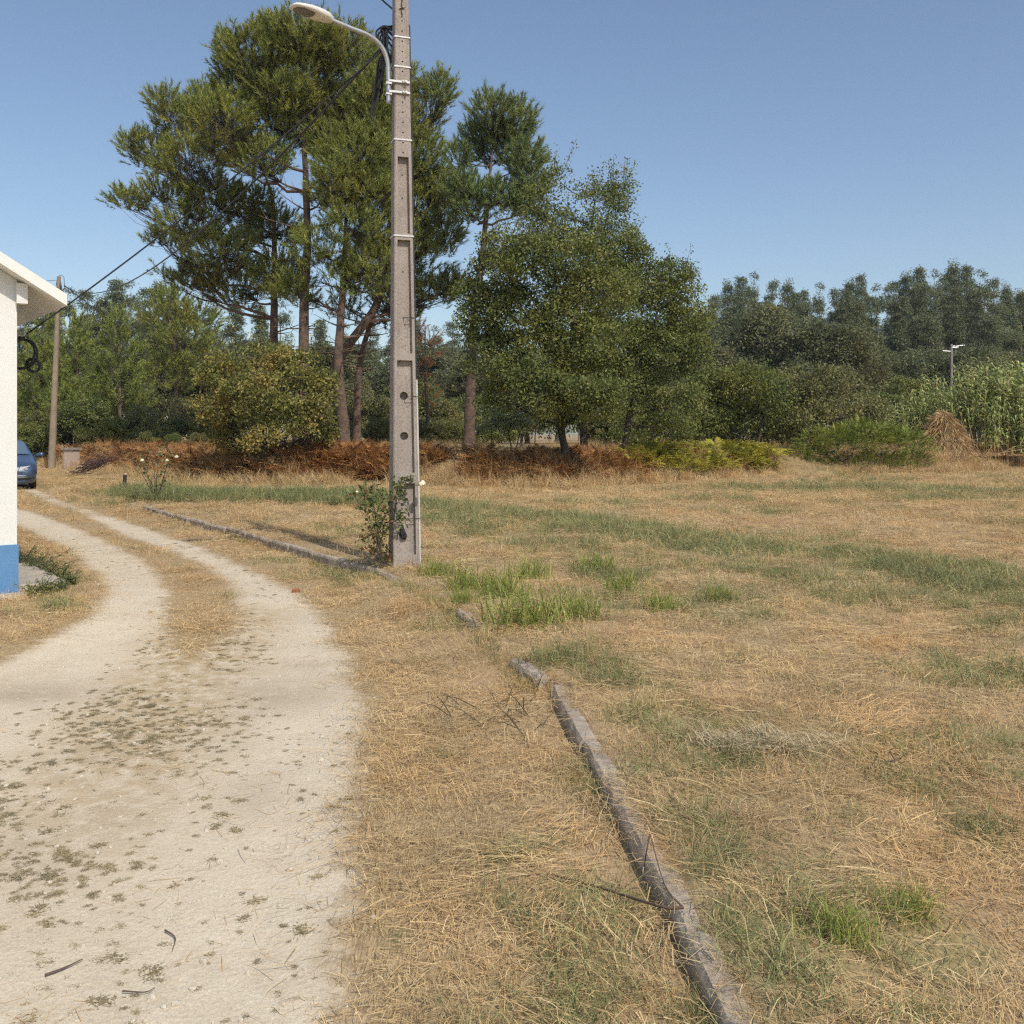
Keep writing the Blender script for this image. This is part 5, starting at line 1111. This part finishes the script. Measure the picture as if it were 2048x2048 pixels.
# rose at the foot of the pole
def leafy(e, stems, pos, leaf, mat, seed, srad=.007, tintf=None, aspect=.6):
    q = np.random.default_rng(seed); mb = MB()
    for s_ in stems: mb.tube(smooth_poly(s_, 12), np.linspace(srad, srad * .5, len(smooth_poly(s_, 12))), 5)
    mb.build('stems', m_bark2, e, False, origin=e.location); mb = MB(); leaves(mb, pos, leaf, aspect, q, .3, .2, tintf); mb.build('leaves', mat, e, False, origin=e.location)
def bloom(e, c, R_, mat, seed):
    q = np.random.default_rng(seed); mb = MB(); n = 26; d = rdir(q, n); d[:, 2] = np.abs(d[:, 2]) * .8 - .1; d = unit(d)
    for dd in d:
        u_ = unit(np.cross(dd, [.3, .2, 1.])); w_ = np.cross(dd, u_); rr = R_ * q.uniform(.7, 1.05); ce = np.asarray(c) + dd * rr * .6
        an = np.linspace(0, 2 * PI, 8, endpoint=False); ring = ce + (np.cos(an)[:, None] * u_ + np.sin(an)[:, None] * w_) * rr * .45; mb.add(np.r_[ring, [ce + dd * rr * .25]], [(i_, (i_ + 1) % 8, 8) for i_ in range(8)])
    mb.build('bloom', mat, e, True, origin=e.location)
m_rose = foliage('rose_leaves', [(0, (.05, .075, .025)), (.45, (.10, .14, .04)), (.75, (.17, .20, .055)), (.9, (.25, .18, .08)), (1, (.22, .11, .06))], .28, .4, .3, (.17, .12, .05), 3, .5, gain=1.3)
RY = PY - .18; rb = P(765, 1128, RY); rb[2] = float(ground_z(rb[0], rb[1])); e = empty('rose_bush', rb); tag(e, 'leafy climbing rose bush with pale yellow bloom at the foot of the concrete pole', 'bush')
q = np.random.default_rng(77); B = blobs_px([(742, 985, 42, 20), (748, 1015, 40, 26), (755, 1055, 34, 26), (752, 1090, 26, 24), (765, 1115, 16, 14), (795, 985, 20, 26), (802, 1035, 18, 24), (812, 958, 26, 8), (705, 990, 16, 8), (722, 1080, 12, 22)], RY, 1, 7)
B = [(c + (0, -.02 if c[0] > P(785, 0, RY)[0] else .06, 0), rr * (1, .8 if c[0] < P(780, 0, RY)[0] else .25, 1)) for c, rr in B]
B = [(np.array((c[0], min(c[1], PY - .2), c[2])) if c[0] > P(778, 0, RY)[0] else c, rr) for c, rr in B]
pos = np.concatenate([c + rdir(q, n_) * rr * (q.uniform(0, 1, (n_, 1)) ** .45) for (c, rr), n_ in zip(B, (110, 150, 140, 110, 60, 60, 60, 45, 22, 30))])
leafy(e, [[rb, P(755, 1070, RY), c] for c, _ in B] + [[rb, P(785, 1050, RY), P(800, 980, RY - .03), P(842, 970, RY - .05)]], pos, .055, m_rose, 78, .006, np.clip(q.normal(.5, .28, len(pos)) + .35 * (pos[:, 2] < 0.55), 0, 1))
bloom(e, P(843, 968, RY - .06), .058, m_cream, 1); bloom(e, P(714, 984, RY), .022, m_cream, 2)
# sparse rose beyond the kerb end
rb = G(312, 1008, .1); rb[2] = float(ground_z(rb[0], rb[1])); RY = rb[1]; e = empty('sparse_rose', rb); tag(e, 'tall sparse rose with bare stems and few pale blooms near the far kerb end', 'bush')
q = np.random.default_rng(79); tips = [P(x, y, RY + d) for x, y, d in ((285, 920, 0), (300, 905, .2), (318, 915, -.1), (335, 925, 0), (348, 912, .1), (292, 945, -.2), (328, 950, .2), (276, 935, .1))]
stems = [[rb + q.normal(0, .04, 3) * (1, 1, 0), (rb + t) / 2 + q.normal(0, .05, 3), t] for t in tips]
pos = np.concatenate([t + q.normal(0, .10, (16, 3)) for t in tips] + [rb + (t - rb) * q.uniform(.3, 1, (10, 1)) + q.normal(0, .06, (10, 3)) for t in tips]); leafy(e, stems, pos, .075, m_rose, 80, .010)
for j, (x, y) in enumerate(((334, 922), (284, 921), (353, 914))): bloom(e, P(x, y, RY), .055, m_cream, 10 + j)
# leafy weeds at the house
m_wd = foliage('weed_leaves', [(0, (.045, .07, .022)), (.5, (.095, .13, .038)), (1, (.18, .21, .07))], .28, .45, .3, (.14, .14, .045), 2.5, .4, gain=1.4)
m_wy = foliage('yellow_weed_leaves', [(0, (.14, .16, .03)), (.5, (.26, .27, .05)), (1, (.38, .36, .09))], .3, .5)
WD = [(hp(.58, .25), .15, m_wd, 'leafy weed at the front outer corner of the concrete step'), (hp(.56, .65), .20, m_wd, 'leafy green weed along the outer side of the concrete step, second from front'), (hp(.52, 1.05), .22, m_wd, 'leafy green weed along the outer side of the concrete step, third from front'), (hp(.50, 1.5), .25, m_wd, 'leafy weed along the step, fourth from front'), (hp(.44, 2.0), .30, m_wd, 'tall leafy weed against the house wall behind the step'),
      (hp(.22, -.12), .17, m_wd, 'low weed in front of the concrete step face'), (hp(.40, -.10), .15, m_wd, 'low weed by the broken front corner of the step'), (hp(.06, -.34), .12, m_wy, 'yellow green weed on the edge of the low apron'), (hp(.20, -.36), .10, m_wy, 'small yellow green weed right of the low apron')]
for j, ((x, y), h_, mt_, lab) in enumerate(WD):
    q = np.random.default_rng(600 + j); b_ = np.array((x, y, float(ground_z(x, y)))); e = empty('leafy_weed', b_); tag(e, lab, 'weed', 'weeds by the house'); st_, ps = [], []
    for i_ in range(14):
        t = b_ + (q.normal(0, h_ * .55), q.normal(0, h_ * .55), h_ * q.uniform(.5, 1.1)); st_.append([b_ + q.normal(0, .02, 3) * (1, 1, 0), (b_ + t) / 2 + (0, 0, .03), t]); ps.append(b_ + (t - b_) * q.uniform(.25, 1, (22, 1)) + q.normal(0, .02, (22, 3)))
    leafy(e, st_, np.concatenate(ps), .034 if h_ > .18 else .026, mt_, 700 + j, .004, None, .38)
# green feathery shrub and the cane bed
e0 = P(1700, 945, 39.8); e0[2] = float(ground_z(e0[0], e0[1])); e = empty('feathery_shrub', e0); tag(e, 'wide feathery bright green shrub in front of the cane', 'shrub')
q = np.random.default_rng(88); mb = MB()
for (px, py, rx, ry, n_) in ((1610, 915, 60, 30, 260), (1660, 890, 70, 40, 380), (1730, 880, 75, 45, 420), (1800, 895, 60, 45, 340), (1740, 925, 90, 25, 320), (1625, 935, 60, 18, 150), (1820, 925, 40, 30, 170), (1680, 950, 110, 16, 240), (1780, 950, 70, 16, 160)):
    c = P(px, py, 40.8); R_ = np.array((rx, rx, ry)) / F * 40.8; d = rdir(q, n_); d[:, 2] = np.abs(d[:, 2]); d[:, 1] -= .35; d = unit(d)
    for dd in d: frond(mb, q, c + dd * R_ * q.uniform(.75, 1.0) - (0, 0, .2), dd * (1, 1, .7) + q.normal(0, .3, 3) + (0, 0, .45), q.uniform(.3, .6), n=8, w=.10, droop=.6, t=q.uniform(.1, .95))
mb.build('fronds', m_fern_g, e, False, origin=e0)
mb = MB()
for j in range(10): t = e0 + (q.normal(0, 1.6), q.normal(.8, .4), q.uniform(.5, 1.2)); mb.tube([e0 + (q.normal(0, .6), .8, -.1), (e0 + t) / 2, t], [.03, .02, .01], 4, cap=False)
mb.build('stems', m_bark2, e, False, origin=e0)
def cane_mesh(seed, n, H, spread):
    q = np.random.default_rng(seed); mb, mbs = MB(), MB()
    for j in range(n):
        h_ = H * q.uniform(.72, 1.05); b_ = np.array((q.normal(0, spread), q.normal(0, spread), -.1)); ln = q.normal(0, .07, 2); s = np.linspace(0, 1, 7)
        pts = b_ + np.stack([ln[0] * h_ * s ** 1.6, ln[1] * h_ * s ** 1.6, h_ * s], 1); mbs.tube(pts, np.linspace(.014, .005, 7), 4, tint=q.uniform(.3, 1), cap=False)
        for i_ in range(22):
            t = .28 + .72 * i_ / 22; p_ = b_ + np.array((ln[0] * h_ * t ** 1.6, ln[1] * h_ * t ** 1.6, h_ * t)); an = (i_ % 2) * PI + q.normal(j, .5); el = q.uniform(.3, 1.0); L_ = q.uniform(.45, .95) * (1.15 - .35 * t)
            d = np.array((math.cos(an) * math.cos(el), math.sin(an) * math.cos(el), math.sin(el))); a_ = p_ + d * L_ * .45; b2_ = a_ + unit(d * (1, 1, .1) - (0, 0, .25)) * L_ * .35; c_ = b2_ + unit(d * (1, 1, 0) - (0, 0, 1.1)) * L_ * .35; sd = unit(np.cross(d, [0, 0, 1.]) + q.normal(0, .15, 3)); w_ = q.uniform(.034, .056)
            mb.add([p_ - sd * w_ * .5, p_ + sd * w_ * .5, a_ - sd * w_, a_ + sd * w_, b2_ - sd * w_ * .7, b2_ + sd * w_ * .7, c_], [(0, 1, 3), (0, 3, 2), (2, 3, 5), (2, 5, 4), (4, 5, 6)], float(np.clip(q.normal(.5, .25), 0, 1)))
    return mbs, mb
cp = []
for k in range(3):
    e = empty('giant_cane'); mbs, mb = cane_mesh(900 + k, 17, 5.0, .42); mbs.build('culms', m_drycane, e, True); mb.build('leaves', m_cane, e); tag(e, 'x', 'cane', 'giant cane clumps'); cp.append(e)
CN = [(1872, 742, 47), (1905, 728, 48), (1935, 722, 47.5), (1962, 716, 46.5), (1990, 712, 47), (2015, 716, 46), (2040, 710, 47), (2065, 714, 46), (2095, 712, 47), (1850, 772, 46), (1825, 780, 47), (1800, 800, 46), (1885, 770, 45.5), (1915, 765, 45.6), (2000, 745, 45), (2030, 742, 45), (2060, 740, 45), (1955, 738, 45.2), (2125, 715, 47), (1765, 805, 45), (1975, 790, 44.4), (2045, 800, 44.4)]
for i, (px, py, Y) in enumerate(sorted(CN)):
    b_ = P(px, 900, Y); b_[2] = float(ground_z(b_[0], b_[1])); s = (P(px, py, Y)[2] - b_[2]) / 5.05; lab = f'clump of green giant cane at the right edge, {ORD[i]} from the left'
    if i < 3: o = cp[i]; o.location = tuple(b_); o.scale = (s, s, s); o['label'] = lab
    else: dup(cp[i % 3], b_, i * 1.1, s, lab)
# heap of dry cane
e0 = P(1895, 948, 42.6); e0[2] = float(ground_z(e0[0], e0[1])); e = empty('dry_cane_heap', e0); tag(e, 'tan and rusty heap of dead cane slumped before the green cane', 'heap'); q = np.random.default_rng(95); mb = MB()
ap = np.array((.05, .5, 2.0))
for j in range(1500):
    t = q.uniform(0, 1) ** .7; an = q.uniform(0, 2 * PI); R_ = (1 - t) * 1.25 + .12; p_ = np.array((R_ * math.cos(an) * 1.0 + .2 * (1 - t), R_ * math.sin(an) * .7 + .5, t * 2.0 + q.normal(0, .06)))
    d = unit(np.array((math.cos(an) * .6, math.sin(an) * .6, -1.0)) + q.normal(0, .4, 3)); L_ = q.uniform(.2, .6); sd = unit(np.cross(d, q.normal(size=3))); w_ = q.uniform(.008, .02)
    mb.add([p_ - sd * w_, p_ + sd * w_, p_ + d * L_ * .6 + (0, 0, .04), p_ + d * L_], [(0, 1, 2), (0, 2, 3)], float(np.clip(.55 + .3 * math.cos(an * 1.5 - .4) + q.normal(0, .2), 0, 1)))
mb.build('dead_leaves', m_drycane, e); mb = MB()
for j in range(22):
    a_ = np.array((q.uniform(-.2, 2.4), q.uniform(.2, 1.4), 0)); mb.tube([a_, a_ + (q.uniform(-1.3, -.2), q.uniform(-.1, .4), q.uniform(.8, 2.0))], [.016, .010], 5, tint=q.uniform(.3, 1), cap=False)
for j in range(16):
    a_ = np.array((q.uniform(-1.0, 3.2), q.uniform(-.3, .8), .03)); mb.tube([a_, a_ + (q.normal(0, .9), q.normal(0, .4), q.uniform(.0, .4))], [.014, .010], 5, tint=q.uniform(.3, 1), cap=False)
mb.build('canes', m_drycane, e); mb = MB(); blades(mb, q, 700, .9, (.15, .6), (.01, .022), (0, 50), (0, .06), .5, centre=(1.2, .3, 0)); mb.build('fallen_leaves', m_drycane, e)
# dark brushwood pile
e0 = P(188, 945, 37.5); e0[2] = float(ground_z(e0[0], e0[1])); e = empty('brushwood_pile', e0); tag(e, 'dark purple brown pile of cut brushwood right of the pale pillar', 'brushwood'); q = np.random.default_rng(96); mb = MB()
for j in range(190):
    c = np.array((q.normal(0, .4), q.normal(0, .3), 0)); c[2] = abs(q.normal(0, .22)) + .25 + c[0] * .45; d = unit((1, q.normal(0, .5), q.normal(.35, .4))); L_ = q.uniform(.3, .8); mb.tube([c - d * L_ / 2, c + q.normal(0, .05, 3), c + d * L_ / 2], [.010, .008, .004], 3, tint=q.uniform(0, 1), cap=False)
mb.build('twigs', simple('brush_bark', (.11, .06, .055), (.07, .045, .045), 8, .9), e)
# twigs and branches on the near ground
m_twig = simple('dry_twig', (.14, .09, .06), (.09, .06, .045), 20, .9)
def twig(pts, rad, label, extra=()):
    pts = [np.asarray(p_, float) for p_ in pts]; o_ = pts[0].copy(); mb = MB(); q_ = smooth_poly(pts, 14) - o_; mb.tube(q_, np.linspace(rad, rad * .4, len(q_)), 6)
    for ex in extra: q_ = smooth_poly([np.asarray(p_, float) for p_ in ex], 8) - o_; mb.tube(q_, np.linspace(rad * .6, rad * .25, len(q_)), 5)
    o = mb.build('fallen_twig', m_twig, None, True); o.location = o_; tag(o, label, 'twig', 'fallen twigs'); return o
def gp(px, py, z, h=0.0): v = G(px, py, z + h); return v
twig([gp(1366, 1815, .12, .02), gp(1318, 1812, .12, .02), gp(1200, 1775, .0, .05), gp(1080, 1740, .0, .04), gp(975, 1680, 0, .03)], .0055, 'long thin twig lying from the kerb across the straw verge', [[gp(1366, 1815, .12, .02), gp(1330, 1770, .12, .06), gp(1300, 1668, .12, .16)], [gp(1300, 1668, .12, .16), gp(1292, 1710, .12, .1), gp(1288, 1740, .0, .06)]])
twig([gp(1700, 1560, .1, .02), gp(1745, 1530, .1, .05), gp(1790, 1520, .1, .08), gp(1815, 1505, .1, .06)], .006, 'dark thorny branch lying in the near right field', [[gp(1745, 1530, .1, .05), gp(1755, 1508, .1, .08), gp(1740, 1503, .1, .08)], [gp(1790, 1520, .1, .08), gp(1780, 1500, .1, .1), gp(1800, 1496, .1, .1)], [gp(1760, 1528, .1, .05), gp(1770, 1545, .1, .03)]])
twig([gp(1864, 1458, .1, 0), gp(1866, 1440, .1, .02), gp(1871, 1428, .1, .03)], .004, 'short dark stalk standing upright in the right field')
twig([gp(330, 1860, -.018, .003), gp(350, 1875, -.018, .003), gp(345, 1900, -.018, .003)], .003, 'small curved twig on the gravel track')
twig([gp(90, 1950, -.018, .003), gp(130, 1935, -.018, .003), gp(165, 1918, -.018, .003)], .004, 'straight dark twig on the gravel at bottom left')
twig([gp(245, 1982, -.018, .003), gp(290, 1984, -.018, .003), gp(310, 1975, -.018, .003)], .0025, 'thin pale brown twig at the bottom of the gravel')
twig([gp(1720, 1180, .1, .02), gp(1745, 1195, .1, .03), gp(1752, 1200, .1, .03)], .010, 'pale stick lying in the mid right field')
# dark dead weed stalks on the verge
mb = MB(); q = np.random.default_rng(97); b_ = gp(1010, 1440, 0); b_[2] = float(ground_z(b_[0], b_[1]))
for j in range(26):
    c = b_ + np.array((q.normal(0, .22), q.normal(0, .25), 0)); d = unit((q.normal(0, .6), q.normal(0, .6), .7)); L_ = q.uniform(.10, .30); mb.tube([c, c + d * L_ * .6, c + d * L_ + (0, 0, -.03)], [.003, .0025, .0012], 4, tint=.5, cap=False)
    for i_ in range(2): p_ = c + d * L_ * q.uniform(.3, .8); mb.tube([p_, p_ + q.normal(0, .04, 3)], [.002, .001], 3, cap=False)
o = mb.build('dead_weed', simple('dead_weed_stalk', (.13, .11, .05), (.08, .06, .035), 9, .9), None, False, origin=b_); o.location = b_; tag(o, 'sprawl of dark dead weed stalks on the verge left of the kerb', kind='stuff')
# pale bleached grass patch
mb = MB(); q = np.random.default_rng(98); b_ = gp(1510, 1520, .1); b_[2] = float(ground_z(b_[0], b_[1]))
for (px, n_) in ((1430, 160), (1480, 260), (1530, 260), (1580, 200), (1640, 110)):
    c = gp(px, 1518 + q.normal(0, 6), .1) - b_; c[2] = .0; blades(mb, q, n_, .055, (.08, .20), (.0025, .0045), (4, 28), (0, .04), .5, centre=c, lean=(.5, .2, 0))
o = mb.build('bleached_grass', foliage('bleached_straw', [(0, (.45, .34, .18)), (1, (.80, .68, .45))], .15, .7)); o.location = b_; tag(o, 'pale bleached patch of flattened grass in the near right field', 'grass patch')
# ------------------------------------------------------------------ thin summer haze
mb = MB(); mb.box((0, 60, 22), (700, 420, 47)); m_hz = bpy.data.materials.new('haze'); m_hz.use_nodes = True; nt = m_hz.node_tree; nt.nodes.clear()
ov = nt.nodes.new('ShaderNodeOutputMaterial'); pv = nt.nodes.new('ShaderNodeVolumePrincipled'); pv.inputs['Color'].default_value = (.82, .88, .95, 1); pv.inputs['Density'].default_value = .00035; pv.inputs['Anisotropy'].default_value = .2
nt.links.new(pv.outputs[0], ov.inputs['Volume'])
tag(mb.build('haze', m_hz), 'thin pale summer haze over the whole place', kind='stuff')
for o in COL.objects:
    if o.parent is not None and o.name.split('.')[0] == 'twigs': o['kind'] = 'stuff'
